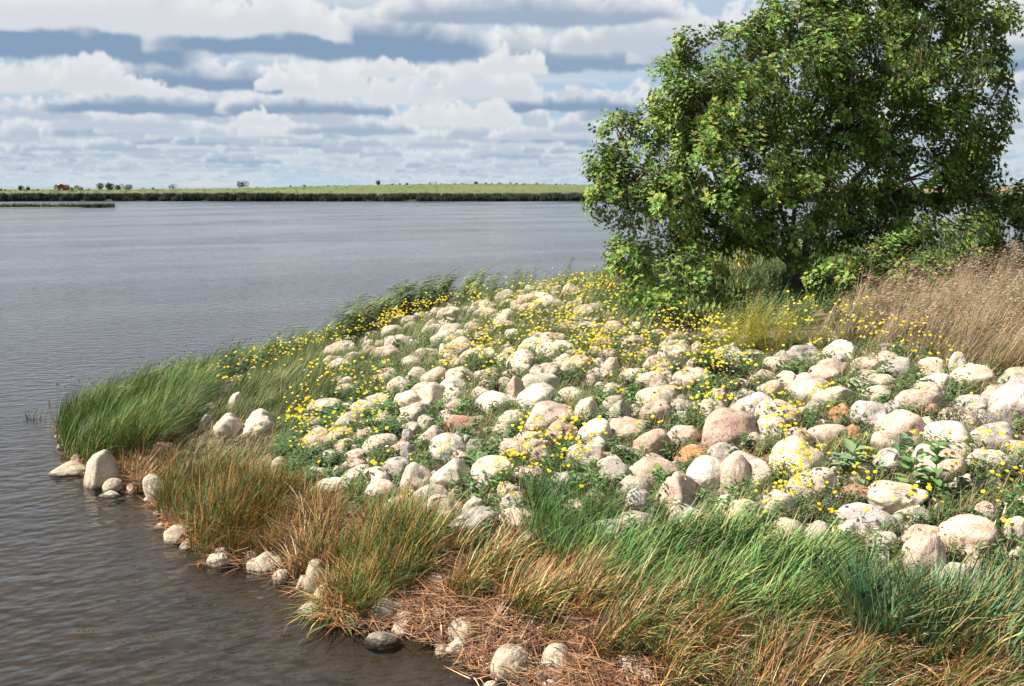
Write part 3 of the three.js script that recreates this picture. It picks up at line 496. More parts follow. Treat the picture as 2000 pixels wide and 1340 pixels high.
  [1308, 768, 76, 36, 0, 'm', 'm', 'mottled boulder in front of the flowery mound'],
  [925, 606, 30, 18, 0, 'w', 'r', 'white stone on the crest at the edge of the reeds'],
  [952, 614, 68, 28, 10, 'p', 'o', 'pinkish boulder on the crest right of the white stone'],
  [886, 612, 18, 16, 0, 'c', 'a', 'tiny cream stone on the crest left of the white stone'],
  [846, 645, 50, 24, 8, 'w', 'o', 'white boulder below the flower strip along the reeds'],
  [866, 634, 26, 16, 0, 'w', 'r', 'small white stone on the white boulder below the flower strip'],
  [880, 630, 34, 20, 0, 'p', 'm', 'pinkish stone beside a leafy weed below the reeds'],
  [720, 648, 32, 24, -14, 'b', 'r', 'brownish boulder in the flowers below the reeds'],
  [662, 677, 26, 24, 0, 'w', 'r', 'left white stone of the pair at the left end of the crest'],
  [686, 681, 26, 22, -10, 'w', 'r', 'right white stone of the pair at the left end of the crest'],
  [685, 696, 26, 12, 0, 'c', 'f', 'flat cream stone under the white pair'],
  [746, 672, 28, 18, 0, 'c', 'r', 'cream stone on the left crest slope beside stems'],
  [772, 666, 42, 22, 6, 'c', 'm', 'cream stone right of a tuft on the left crest slope'],
  [752, 690, 62, 28, 6, 'p', 'm', 'pink cream rock striped by grass on the left crest slope'],
  [830, 694, 76, 28, 4, 'c', 'm', 'long cream rock under bright flowers on the crest slope'],
  [874, 690, 36, 42, 20, 'c', 'r', 'upright cream rock striped by grass on the crest slope'],
  [930, 694, 66, 30, 12, 'w', 'o', 'white boulder striped by grass shadow on the crest slope'],
  [908, 655, 40, 24, 0, 'c', 'm', 'cream stone in weeds under the pinkish crest boulder'],
  [988, 682, 26, 22, 0, 'w', 'r', 'white stone among weeds left of the long smooth boulder'],
  [1000, 654, 32, 24, 0, 'w', 'm', 'white stone in the weeds of the crest'],
  [712, 716, 42, 22, 0, 'p', 'm', 'pinkish stone at the edge of the soft grass'],
  [754, 712, 44, 20, 6, 'c', 'm', 'cream stone right of the pinkish one at the soft grass edge'],
  [850, 738, 56, 44, -20, 'p', 'r', 'pinkish boulder with flowers growing at its foot'],
  [752, 742, 46, 26, -8, 'c', 'r', 'cream dome behind dry grass left of the pinkish boulder'],
  [822, 727, 30, 20, 0, 'c', 'm', 'cream stone left of the pinkish boulder with flowers'],
  [1032, 588, 50, 28, 4, 'p', 'm', 'pinkish white rock on the far crest'],
  [1086, 577, 24, 18, 0, 'w', 'm', 'white rock at the highest point of the far crest'],
  [1078, 590, 20, 14, 0, 'c', 'r', 'cream stone under the highest white crest rock'],
  [1010, 603, 26, 18, 0, 'c', 'm', 'cream rock left of the pinkish white crest rock'],
  [1120, 604, 26, 22, 0, 'p', 'm', 'pinkish rock in flowers at the right end of the far crest'],
  [1100, 608, 18, 14, 0, 'w', 'r', 'little white stone left of the pinkish rock at the crest end'],
  [1140, 660, 28, 26, 10, 'p', 'a', 'pinkish rock left of the small pale pair near the bush'],
];
for (const [px, py, w, h, tilt, tone, kind, label] of BOULDERS) {
  const p = hit(px, py + h * 0.33), s = perPx(p), shore = p.y < 0.03, d = ray(px, py), dist = p.distanceTo(camera.position), c = camera.position.clone().addScaledVector(d, dist * (1 + 0.1 * w * s / dist));
  const sz = Math.min(w, h * 1.4) * 0.5 * s * 1.1, sy = h * 0.5 * s * 1.45; c.y -= h * 0.5 * s * 0.42;
  const form = kind === 'r' && !/round|smooth|dome|egg/.test(label) ? pick(['a', 'm', 'r', 'a', 'm']) : kind;
  boulder(w < 20 ? 'pebble' : 'boulder', label, null, c, w * 0.5 * s * 1.07, sy, sz, tilt + (form === kind ? 0 : rr(-12, 12)), tone, form);
}
// stones that fill the gaps, each named after the boulder it lies beside
const slope = poly([[640, 700], [760, 640], [920, 595], [1100, 568], [1200, 630], [1400, 670], [1600, 690], [1850, 720], [2060, 780], [2080, 1150], [1650, 1130], [1200, 1000], [900, 1060], [640, 970], [560, 880], [640, 790]]);
{
  const tones = { c: 'cream', w: 'white', p: 'pinkish', g: 'grey', s: 'beige', t: 'tan', m: 'mottled', k: 'pale grey' }, n0 = rocks.length, made = new Set(); let n = 0;
  for (let t = 0; t < 9000 && n < 250; t++) {
    const [[x, z]] = fill(slope, 1), y = ground(x, z), far = z < -15.5; if (far && R() < 0.5) continue; const r = t < 3500 ? rr(0.17, 0.31) : rr(0.08, 0.18);
    if (rocks.some((k) => ((x - k[0]) / (k[2] + r)) ** 2 + ((z - k[1]) / (k[3] + r)) ** 2 < 0.55)) continue;
    const tone = pick([...'ccwppgstmmk']); let bi = 0, bd = 1e9; for (let i = 0; i < n0; i++) { const d = Math.hypot(x - rocks[i][0], z - rocks[i][1]); if (d < bd) { bd = d; bi = i; } }
    const core = BOULDERS[bi][7].split(/ (?=in |at |under |behind |beside |right |left |with |below |above |on |among |of the saddle|near |from |half |against |wedged |lying |standing |sitting |showing |touching |slanting |leaning |barely |poking |tucked |veiled |seen |striped |ringed |buried |dotted |that |speckled with |casting |over |blotched |where |by |between |growing |split |just |nearer |without |and |along |through )/)[0], dx = x - rocks[bi][0], dz = z - rocks[bi][1];
    const side = Math.abs(dx) > Math.abs(dz) ? (dx < 0 ? 'left of' : 'right of') : dz < 0 ? 'behind' : 'in front of', label = ('small ' + tones[tone] + ' stone ' + side + ' the ' + core).split(' ').slice(0, 16).join(' '), twin = made.has(label); made.add(label); if (twin) continue;
    boulder('gap_stone', label, 'small stones in the gaps between the boulders', V(x, y + r * 0.2, z), r * rr(0.9, 1.3), r * rr(0.6, 0.9), r * rr(0.8, 1.1), rr(-20, 20), tone, pick([...'rmmaaf']), rr(0, 3)); n++;
  }
}
const onRock = (x, z, k = 0.8) => rocks.some((q) => ((x - q[0]) / q[2]) ** 2 + ((z - q[1]) / q[3]) ** 2 < k * k);

{
  const g = thing('rubble', 'small broken stones and pebbles lodged in the gaps between boulders and along the waterline', null, null, null, 'stuff'), put = (l) => l.map(([x, z]) => [x, Math.max(-0.06, ground(x, z)) + 0.005, z, rr(0.03, 0.105), rr(0, 6), rr(-0.5, 0.5)]);
  const edge = []; for (let i = 0; i < 90; i++) { const k = Math.floor(R() * (nearShore.length - 5)), t = R(), a = nearShore[k], b = nearShore[k + 1]; edge.push([mix(a[0], b[0], t) + rr(-0.12, 0.3), mix(a[1], b[1], t) + rr(-0.3, 0.12)]); }
  const all = [...fill(slope, 1300, (x, z) => (rocks.some((q) => ((x - q[0]) / q[2]) ** 2 + ((z - q[1]) / q[3]) ** 2 < 0.8) ? 0 : 1)), ...edge];
  ['c', 's', 'g', 't', 'p', 'd'].forEach((tone, k) => scatter(g, 'stones', [SHAPES.a[k], SHAPES.m[k % 6]], M['rock_' + tone][0], put(all.filter((_, i) => i % 6 === k)), 0.3));
}
// ---------- grass, reeds and weeds ----------
const C = {
  deep: [[0.045, 0.12, 0.018], [0.07, 0.16, 0.024], [0.11, 0.205, 0.032], [0.15, 0.20, 0.04], [0.03, 0.075, 0.015], [0.055, 0.135, 0.02], [0.24, 0.17, 0.05]],
  rust: [[0.40, 0.155, 0.03], [0.32, 0.19, 0.035], [0.13, 0.165, 0.028], [0.075, 0.135, 0.022], [0.46, 0.24, 0.07], [0.10, 0.145, 0.026], [0.06, 0.10, 0.018], [0.24, 0.085, 0.025]],
  straw: [[0.36, 0.21, 0.11], [0.25, 0.12, 0.055], [0.48, 0.33, 0.2], [0.16, 0.07, 0.03], [0.32, 0.125, 0.04], [0.09, 0.042, 0.02], [0.14, 0.075, 0.035]],
  lush: [[0.035, 0.11, 0.018], [0.06, 0.155, 0.026], [0.11, 0.215, 0.038], [0.028, 0.075, 0.016], [0.22, 0.27, 0.06], [0.05, 0.13, 0.022], [0.075, 0.15, 0.03], [0.34, 0.33, 0.13]],
  blue: [[0.045, 0.125, 0.05], [0.08, 0.18, 0.075], [0.14, 0.25, 0.115], [0.035, 0.085, 0.035], [0.22, 0.23, 0.06], [0.30, 0.22, 0.08]],
  gold: [[0.38, 0.18, 0.045], [0.36, 0.25, 0.06], [0.46, 0.29, 0.13], [0.15, 0.16, 0.035], [0.085, 0.12, 0.028], [0.30, 0.13, 0.05], [0.22, 0.10, 0.045]],
  dry: [[0.30, 0.185, 0.11], [0.21, 0.125, 0.07], [0.42, 0.29, 0.18], [0.14, 0.08, 0.04], [0.12, 0.135, 0.04], [0.07, 0.095, 0.028]],
  soft: [[0.20, 0.22, 0.07], [0.14, 0.19, 0.05], [0.30, 0.27, 0.12], [0.38, 0.30, 0.17], [0.10, 0.15, 0.04]],
  weed: [[0.06, 0.13, 0.035], [0.08, 0.16, 0.05], [0.05, 0.10, 0.03], [0.11, 0.17, 0.04]],
  reed: [[0.05, 0.12, 0.035], [0.08, 0.165, 0.05], [0.035, 0.085, 0.028], [0.11, 0.18, 0.05], [0.22, 0.19, 0.07]],
};
const many = (n, f) => Array.from({ length: n }, f);
const spotsIn = (p, n, s0, s1, f, lift = 0) => fill(p, n, f || undefined).map(([x, z]) => [x, Math.max(-0.05, ground(x, z)) + lift, z, rr(s0, s1) * (1 + 0.28 * n2(x * 1.3 + 9, z * 1.3)), rr(-0.55, 0.55) + 0.9 * n2(x * 0.8, z * 0.8 + 5), rr(-0.15, 0.22) + 0.12 * n2(x * 2.1, z * 2.1)]);
const clearOf = (k) => (x, z) => (onRock(x, z, k) ? 0 : 1);
function stuff(name, label, parts) { const g = thing(name, label, null, null, null, 'stuff'); for (const [n, geos, mat, spots, tint] of parts) scatter(g, n, geos, mat, spots, tint); return g; }

function strawTuft({ n = 13, L = 0.36, spread = 0.2, az = 0, fan = 3.14, w = 0.0125, colors = C.straw, rise = 0.3 }) {   // dead reed pieces lying across one another
  const g = new Geo(); for (let k = 0; k < n; k++) { const a = R() * 6.28, r = Math.sqrt(R()) * spread, f = az + rr(-fan, fan); g.blade(Math.cos(a) * r, Math.sin(a) * r, L * rr(0.4, 1.3), f, 1.57 - rise * rr(-0.15, 1.2), rr(-0.2, 0.45), w * rr(0.6, 1.3), jit(pick(colors), 0.3), 3, rr(0, 0.11), f + 1.57 + rr(-0.6, 0.6)); } return g.build();
}
// the tip of the bank
{
  const p = [...poly([[120, 842], [140, 893], [200, 915], [262, 905], [330, 868], [385, 800], [395, 745], [470, 720], [560, 700], [640, 672]]), [-3.5, -25.6], [-4.9, -24.1], [-6.1, -21.8], [-7.0, -20.4], [-7.6, -19.2], [-8.0, -18.0]];
  stuff('bank_grass', 'dark green grass bending right over the tip of the bank', [
    ['grass_blades', many(4, () => tuft({ n: 34, h: 0.62, spread: 0.13, lean: 0.35, bend: 0.95, w: 0.009, colors: C.deep })), M.grass, spotsIn(p, 1500, 0.75, 1.25, clearOf(0.9))],
    ['dry_blades', many(2, () => tuft({ n: 12, h: 0.5, spread: 0.15, lean: 0.5, bend: 1.0, w: 0.007, colors: C.rust })), M.grass, spotsIn(p, 380, 0.7, 1.2)],
  ]);
  const edge = []; for (let i = 0; i < 150; i++) { const t = R() * 6, k = Math.floor(t), a = farShore[k], b = farShore[k + 1], f = t - k, x = mix(a[0], b[0], f) + rr(-0.1, 0.45), z = mix(a[1], b[1], f) + rr(-0.1, 0.4); if (x > -3.6) continue; edge.push([x, Math.max(-0.1, ground(x, z)), z, rr(0.75, 1.15), rr(-0.4, 0.4), rr(-0.05, 0.12)]); }
  const bul = () => { const g = new Geo(); for (let k = 0; k < 9; k++) { const a = R() * 6.28, r = R() * 0.16, c = jit([0.045, 0.085, 0.035]), e = g.blade(Math.cos(a) * r, Math.sin(a) * r, rr(0.45, 0.78), rr(-0.5, 0.5), rr(0.05, 0.3), rr(0.05, 0.4), 0.009, c, 3); if (k === 4) g.leaf(e.clone().add(V(-0.01, -0.06, 0)), V(0.5, 1, 0), V(0, 0, 1), 0.05, 0.022, [0.10, 0.06, 0.035], 0.2, 0.3); } return g.build(); };
  stuff('bulrushes', 'thin dark bulrush stems with brown heads standing along the outer water edge', [['bulrush_stems', many(3, bul), M.grass, edge]]);
}
// tussocks and dead straw along the near water
function tussock(label, pts, n, h, colors, { lean = 0.3, bend = 0.8, w = 0.009, straw = 0, name = 'grass_tussock', wild = 0.7, wind = 0.6, strawColors = C.straw } = {}) {
  const p = poly(pts), cx = p.reduce((a, q) => a + q[0], 0) / p.length, cz = p.reduce((a, q) => a + q[1], 0) / p.length, g = thing(name, label, 'grass tussock', V(cx, ground(cx, cz), cz)), o = g.position;
  const local = (s) => s.map((q) => [q[0] - o.x, q[1] - o.y, q[2] - o.z, ...q.slice(3)]);
  scatter(g, 'blades', many(4, () => tuft({ n: 32, h, spread: 0.1, lean, bend, w, colors, wild, wind })), M.grass, local(spotsIn(p, n, 0.6, 1.2, clearOf(0.75))));
  if (straw) scatter(g, 'dead_straw', many(3, () => strawTuft({ colors: [...strawColors, C.rust[0], C.rust[4]], rise: 0.6 })), M.straw, local(spotsIn(p, straw, 0.6, 1.2, clearOf(0.9))));
  return g;
}
tussock('reddish dead grass tussock beside the tall upright boulder', [[238, 945], [285, 968], [322, 955], [345, 905], [330, 870], [270, 868], [245, 905]], 60, 0.36, [...C.rust, ...C.straw], { straw: 120 });
tussock('broad rust and green tussock leaning over the water', [[316, 1000], [350, 1040], [395, 1086], [470, 1092], [535, 1098], [560, 1040], [565, 975], [500, 945], [400, 930], [340, 945]], 330, 0.46, C.rust, { straw: 190, bend: 1.0 });
tussock('straw choked tussock between the broad one and the tall green one', [[545, 1085], [575, 1130], [625, 1140], [655, 1110], [660, 1020], [610, 985], [560, 1000]], 90, 0.44, [...C.rust, ...C.straw.slice(0, 3)], { straw: 170 });
tussock('tallest olive green tussock with a dark base over the water', [[640, 1190], [670, 1222], [740, 1210], [810, 1150], [850, 1080], [800, 1030], [720, 1030], [660, 1090]], 230, 0.47, [...C.rust, ...C.deep.slice(0, 3)], { lean: 0.35, bend: 0.9, straw: 260 });
tussock('olive and rust grass swept up against the long white boulder', [[560, 985], [660, 985], [800, 1030], [850, 1060], [980, 1070], [930, 1030], [820, 1010], [740, 985], [640, 960], [580, 950]], 120, 0.3, [...C.rust, ...C.soft.slice(0, 2)], { lean: 0.5, bend: 0.9, wind: 1 });
tussock('long green grass tuft hanging down into the water', [[636, 1190], [650, 1216], [668, 1205], [660, 1180]], 10, 0.42, [...C.lush.slice(0, 3), C.rust[4]], { lean: 0.9, bend: 1.6, wild: 1, wind: -0.2 });
const matStraw = (L) => many(5, () => strawTuft({ L, n: 15 }));
stuff('dead_straw', 'matted pinkish brown dead straw lying along the near waterline', [
  ['straw_blades', matStraw(0.36, 1, 0), M.straw, spotsIn(poly([[655, 1208], [735, 1234], [812, 1236], [880, 1262], [962, 1330], [1060, 1352], [1140, 1420], [1330, 1420], [1330, 1290], [1180, 1240], [1040, 1120], [900, 1085], [800, 1130], [720, 1180]]), 900, 0.6, 1.15, clearOf(1.12), 0.0), 0.35],
  ['combed_straw', many(3, () => strawTuft({ n: 22, L: 0.5, spread: 0.16, az: -0.9, fan: 0.5, w: 0.014, rise: 0.65, colors: [...C.straw, C.straw[2]] })), M.straw, spotsIn(poly([[945, 1235], [985, 1265], [1050, 1262], [1100, 1200], [1040, 1160], [970, 1190]]), 70, 0.7, 1.0, clearOf(1.1)).map((s) => [s[0], s[1], s[2], s[3], rr(-0.2, 0.2), 0])],
  ['waterline_straw', many(3, () => strawTuft({ n: 9, L: 0.3, spread: 0.14, w: 0.011, colors: [...C.straw, ...C.rust.slice(0, 2)] })), M.straw, many(170, () => { const k = Math.floor(R() * (nearShore.length - 5)), t = R(), a = nearShore[k], b = nearShore[k + 1]; return [mix(a[0], b[0], t) + rr(-0.06, 0.16), rr(-0.04, 0.01), mix(a[1], b[1], t) + rr(-0.16, 0.06), rr(0.6, 1.1), rr(0, 6), 0]; }), 0.35],
  ['rusty_blades', many(3, () => tuft({ n: 18, h: 0.46, spread: 0.08, lean: 0.4, bend: 1.1, w: 0.0095, colors: [...C.gold, ...C.rust, ...C.deep.slice(0, 2)] })), M.grass, spotsIn(poly([[800, 1140], [940, 1220], [1130, 1290], [1330, 1400], [1330, 1240], [1150, 1150], [1000, 1090], [850, 1080]]), 430, 0.6, 1.3, (x, z) => (onRock(x, z, 1.05) ? 0 : sstep(-0.1, 0.4, n2(x * 2.3, z * 2.3 + 7)))), 0.35],
]);
tussock('lush green grass clump combed flat to the right', [[1105, 1150], [1180, 1200], [1330, 1235], [1500, 1245], [1600, 1190], [1610, 1120], [1500, 1080], [1340, 1060], [1210, 1085], [1130, 1110]], 430, 0.47, C.lush, { lean: 0.75, bend: 0.95, wild: 0.35, wind: 1, w: 0.0115, straw: 160 });
tussock('upright deep green grass left of the lush clump', [[985, 1060], [1050, 1105], [1130, 1120], [1190, 1075], [1180, 1010], [1090, 965], [1010, 985]], 95, 0.44, [...C.lush.slice(0, 4), C.deep[2]], { lean: 0.35, bend: 0.8, straw: 90 });
tussock('blue green tuft standing left of the pink egg boulder', [[1640, 1200], [1680, 1270], [1740, 1270], [1740, 1200], [1690, 1170]], 55, 0.5, C.blue, { lean: 0.25, bend: 0.7, w: 0.016, wild: 1, wind: 0.15, straw: 60 });
tussock('blue green tuft in front of the lichen grey boulder', [[1745, 1225], [1780, 1290], [1860, 1290], [1860, 1220], [1800, 1195]], 70, 0.46, C.blue, { lean: 0.3, bend: 0.6, w: 0.015, wild: 0.9, wind: 0.3, straw: 60 });
tussock('large blue green tuft at the lower right corner', [[1870, 1230], [1880, 1320], [1990, 1340], [2090, 1300], [2080, 1210], [1960, 1200]], 130, 0.56, C.blue, { lean: 0.45, bend: 0.7, w: 0.016, wild: 0.6, wind: 0.6, straw: 80 });
stuff('bottom_grass', 'golden rust grass over dead straw along the bottom of the bank', [
  ['gold_blades', many(4, () => tuft({ n: 26, h: 0.36, spread: 0.12, lean: 0.5, bend: 1.1, w: 0.0085, colors: [...C.gold, ...C.straw, C.deep[1], C.deep[5]] })), M.grass, spotsIn(poly([[1260, 1255], [1250, 1345], [1330, 1420], [2150, 1420], [2150, 1225], [1870, 1270], [1640, 1215], [1480, 1230]]), 470, 0.6, 1.4, (x, z) => (onRock(x, z, 1.15) ? 0 : 0.15 + sstep(-0.2, 0.4, n2(x * 1.8, z * 1.8)))), 0.35],
  ['straw_blades', matStraw(0.3, 1, 0.1), M.straw, spotsIn(poly([[1230, 1230], [1200, 1345], [1300, 1420], [2150, 1420], [2150, 1200], [1640, 1200]]), 760, 0.6, 1.3, clearOf(1.1), 0.01), 0.4],
  ['green_blades', many(2, () => tuft({ n: 12, h: 0.36, spread: 0.09, lean: 0.4, bend: 0.9, w: 0.009, colors: [...C.deep.slice(0, 3), ...C.lush.slice(0, 3), C.rust[1]] })), M.grass, spotsIn(poly([[1300, 1250], [1300, 1400], [2150, 1400], [2150, 1170], [1640, 1170]]), 330, 0.7, 1.4)],
]);
// dry ridge on the right
{
  const p = poly([[1610, 655], [1700, 690], [1800, 700], [1850, 725], [1960, 745], [2120, 780], [2150, 600], [2140, 540], [1900, 550], [1720, 580], [1640, 615]]), low = poly([[1720, 700], [1800, 750], [1930, 790], [1990, 750], [2100, 760], [2100, 690], [1800, 670]]);
  const headed = () => { const g = new Geo(); for (let k = 0; k < 16; k++) { const a = R() * 6.28, r = R() * 0.16, c = jit(pick(C.dry)), e = g.blade(Math.cos(a) * r, Math.sin(a) * r, rr(0.55, 0.95), rr(-0.6, 0.6), rr(0.2, 0.45), rr(0.25, 0.6), 0.006, c, 4); for (let m = 0; m < 1 + k % 2; m++) g.leaf(e.clone().add(V(-0.05 * m, -0.035 * m, 0)), V(1, 0.35 + rr(-0.4, 0.4), rr(-0.5, 0.5)), V(0, 1, 0.2), 0.075, 0.014, jit(pick([[0.33, 0.215, 0.145], [0.22, 0.13, 0.08], [0.46, 0.34, 0.24], [0.15, 0.085, 0.05]]), 0.3), 0.2, 0.3); } return g.build(); };
  stuff('dry_grass', 'tall pinkish tan dry grass with seed heads on the right hand ridge', [
    ['seeding_stems', many(4, headed), M.straw, spotsIn(p, 700, 0.55, 1.0, clearOf(0.85)), 0.35],
    ['dry_blades', many(3, () => tuft({ n: 26, h: 0.5, spread: 0.15, lean: 0.4, bend: 0.8, w: 0.008, colors: C.dry })), M.grass, spotsIn(p, 620, 0.5, 1.0, clearOf(0.85))],
    ['green_blades', many(2, () => tuft({ n: 22, h: 0.42, spread: 0.14, lean: 0.35, bend: 0.6, w: 0.009, colors: [...C.deep.slice(0, 2), C.blue[0], ...C.dry.slice(0, 4)] })), M.grass, [...spotsIn(p, 330, 0.6, 1.0, clearOf(0.85)), ...spotsIn(low, 90, 0.5, 0.9, clearOf(0.9))]],
  ]);
}
// soft grass above the tip
stuff('soft_grass', 'soft pale green grass blown flat to the right beside the boulder slope', [
  ['soft_blades', many(4, () => tuft({ n: 38, h: 0.42, spread: 0.14, lean: 0.75, bend: 0.9, w: 0.006, colors: C.soft, wild: 0.35, wind: 1 })), M.grass, spotsIn(poly([[470, 760], [520, 850], [570, 870], [640, 800], [705, 745], [700, 700], [640, 690], [560, 705]]), 560, 0.7, 1.2, clearOf(0.8))],
  ['fine_blades', many(3, () => tuft({ n: 26, h: 0.3, spread: 0.15, lean: 0.7, bend: 0.9, w: 0.007, colors: [...C.soft, ...C.dry, ...C.deep] })), M.grass, spotsIn(poly([[330, 900], [390, 790], [470, 800], [560, 850], [620, 900], [580, 960], [460, 950], [380, 930]]), 420, 0.6, 1.1, clearOf(0.85))],
  ['dry_blades', many(2, () => tuft({ n: 14, h: 0.4, spread: 0.16, lean: 0.8, bend: 0.7, w: 0.006, colors: C.dry })), M.grass, spotsIn(poly([[400, 790], [470, 870], [600, 850], [720, 740], [640, 690]]), 130, 0.7, 1.1, clearOf(0.8))],
]);
// reeds on the crest
const band = (x0, x1, d0, d1, n) => { const out = []; for (let t = 0; t < 90000 && out.length < n; t++) { const x = rr(x0, x1), z = rr(-34, -16), d = segDist(x, z, farShore); if (d > d0 && d < d1 && inPoly(x, z, outline) && !onRock(x, z, 0.8)) out.push([x, z]); } return out; };
{
  const reed = () => { const g = new Geo(); for (let k = 0; k < 5; k++) { const a = R() * 6.28, r = R() * 0.12, L = rr(0.7, 1.15), x0 = Math.cos(a) * r, z0 = Math.sin(a) * r, ln = rr(0.15, 0.35), c = jit(pick(C.reed)), az = rr(-0.4, 0.4); g.blade(x0, z0, L * 1.12, az, ln, 0.25, 0.012, c, 3); for (let m = 0; m < 8; m++) { const t = rr(0.25, 1) * L, q = V(x0 + Math.sin(ln + 0.1) * t * Math.cos(az), Math.cos(ln + 0.06) * t, z0 + Math.sin(ln) * t * Math.sin(az)); g.leaf(q, V(1, rr(0.2, 1.7), rr(-0.5, 0.5)), V(0, 1, 0.1), rr(0.22, 0.4), 0.028, jit(pick(C.reed), 0.3), 0.12, rr(0.1, 0.5)); } } return g.build(); };
  const put = (l, a, b) => l.map(([x, z]) => [x, ground(x, z) - 0.02, z, rr(a, b), rr(-0.3, 0.3), 0]);
  stuff('crest_reeds', 'blue green reeds with drooping leaves blown right along the crest', [['reed_stems', many(5, reed), M.grass, [...put(band(-4.1, -1.2, 0.5, 2.3, 120), 0.55, 1.15), ...put(band(-3.7, -2.2, 0.6, 1.6, 36), 0.9, 1.2), ...put(band(-7.2, -4.1, 0.3, 1.5, 60), 0.45, 0.85), ...put(band(-1.2, 3.4, 0.5, 3, 70), 0.4, 0.8)]]]);
  stuff('crest_grass', 'mixed green and dry grass along the far crest of the bank', [
    ['grass_blades', many(3, () => tuft({ n: 24, h: 0.42, spread: 0.15, lean: 0.4, bend: 0.6, w: 0.008, colors: [...C.soft, ...C.deep.slice(1, 4), ...C.weed] })), M.grass, [...put(band(-2.2, 4.2, 0.6, 9.5, 1900), 0.5, 1.0), ...put(band(-5.4, -2.2, 1.6, 6.5, 900), 0.5, 0.95)]],
    ['dry_blades', many(2, () => tuft({ n: 10, h: 0.5, spread: 0.2, lean: 0.3, bend: 0.6, w: 0.006, colors: C.dry })), M.grass, put(band(-3.2, 4.4, 0.6, 9, 420), 0.6, 1.1)],
  ]);
}
{
  const p = [[1.6, -19], [4, -17.5], [7, -17], [13, -16], [15, -24], [12, -33], [5, -32], [2, -27.5]];
  stuff('ridge_grass', 'rough green grass and weeds on the ground around the maple', [
    ['grass_blades', many(3, () => tuft({ n: 24, h: 0.45, spread: 0.18, lean: 0.4, bend: 0.7, w: 0.01, colors: [...C.soft, ...C.deep, ...C.weed] })), M.grass, spotsIn(p, 1500, 0.6, 1.2)],
    ['weed_stems', many(3, () => weed({ h: 0.4, n: 14, L: 0.1, w: 0.036 })), M.leaf, spotsIn(p, 800, 0.6, 1.2)],
  ]);
}
// ---------- weeds between the boulders ----------
function weed({ h = 0.28, n = 12, L = 0.075, w = 0.024, stems = 3, colors = C.weed, tip = 0.6 }) {
  const g = new Geo();
  for (let s = 0; s < stems; s++) {
    const a = R() * 6.28, r = R() * 0.07, hh = h * rr(0.7, 1.2), ln = rr(0.05, 0.5), az = rr(-1.4, 1.4), x0 = Math.cos(a) * r, z0 = Math.sin(a) * r, c = jit(pick(colors));
    g.blade(x0, z0, hh, az, ln, 0.3, 0.006, [c[0] * 1.3, c[1], c[2]], 3);
    for (let m = 0; m < n; m++) { const t = (m + 0.6) / n * hh, q = V(x0 + Math.sin(ln + 0.1) * t * Math.cos(az), Math.cos(ln + 0.1) * t, z0 + Math.sin(ln + 0.1) * t * Math.sin(az)), f = m * 2.4 + s; g.leaf(q, V(Math.cos(f), rr(0.1, 0.8), Math.sin(f)), V(0, 1, 0), L * rr(0.7, 1.2) * mix(1.2, tip, m / n), w * rr(0.8, 1.2), jit(c, 0.25), 0.2, rr(0.1, 0.4)); }
  }
  return g.build();
}
const lowerSlope = poly([[540, 850], [640, 770], [720, 700], [900, 640], [1100, 620], [1250, 660], [1480, 680], [1700, 690], [1900, 720], [2100, 800], [2120, 1200], [1640, 1180], [1300, 1060], [1000, 1060], [900, 1080], [640, 990], [540, 960]]);
stuff('low_weeds', 'low leafy green weeds growing in the gaps between the boulders', [
  ['weed_stems', [...many(4, () => weed({})), ...many(2, () => weed({ h: 0.2, L: 0.1, w: 0.035, n: 7 })), weed({ h: 0.34, n: 18, L: 0.05, w: 0.016 })], M.leaf, spotsIn(lowerSlope, 2700, 0.45, 1.1, clearOf(0.9), -0.02), 0.3],
  ['leafy_stems', many(4, () => weed({ h: 0.3, n: 9, L: 0.11, w: 0.04, stems: 3, colors: [[0.05, 0.125, 0.03], [0.09, 0.19, 0.045], [0.035, 0.085, 0.02], [0.13, 0.22, 0.05]] })), M.leaf, spotsIn(lowerSlope, 560, 0.6, 1.15, clearOf(0.85), -0.02), 0.35],
  ['weed_stems', many(3, () => weed({ h: 0.22, n: 14, L: 0.06, stems: 5 })), M.leaf, spotsIn(poly([[540, 870], [620, 790], [760, 800], [780, 860], [700, 900], [660, 960], [560, 960]]), 420, 0.7, 1.2, clearOf(0.9), -0.02), 0.25],
]);
stuff('slope_grass', 'thin green and dry grass tufts between the boulders', [
  ['grass_blades', many(4, () => tuft({ n: 16, h: 0.3, spread: 0.08, lean: 0.4, bend: 0.8, w: 0.006, colors: [...C.lush.slice(0, 4), ...C.soft] })), M.grass, spotsIn(lowerSlope, 1700, 0.55, 1.15, clearOf(0.95), -0.02)],
  ['dry_blades', many(3, () => tuft({ n: 10, h: 0.28, spread: 0.1, lean: 0.7, bend: 0.9, w: 0.006, colors: [...C.straw, ...C.dry], wild: 1, wind: 0.2 })), M.straw, spotsIn(lowerSlope, 800, 0.6, 1.2, clearOf(0.95))],
  ['thin_stems', many(3, () => { const g = new Geo(); for (let k = 0; k < 6; k++) g.blade(rr(-0.1, 0.1), rr(-0.1, 0.1), rr(0.25, 0.5), rr(-0.8, 0.8), rr(0.2, 0.9), rr(0.2, 0.6), 0.005, jit(pick([[0.16, 0.16, 0.05], [0.3, 0.2, 0.1], [0.22, 0.11, 0.06]])), 4); return g.build(); }), M.straw, spotsIn(lowerSlope, 1500, 0.7, 1.2, clearOf(0.98))],
]);
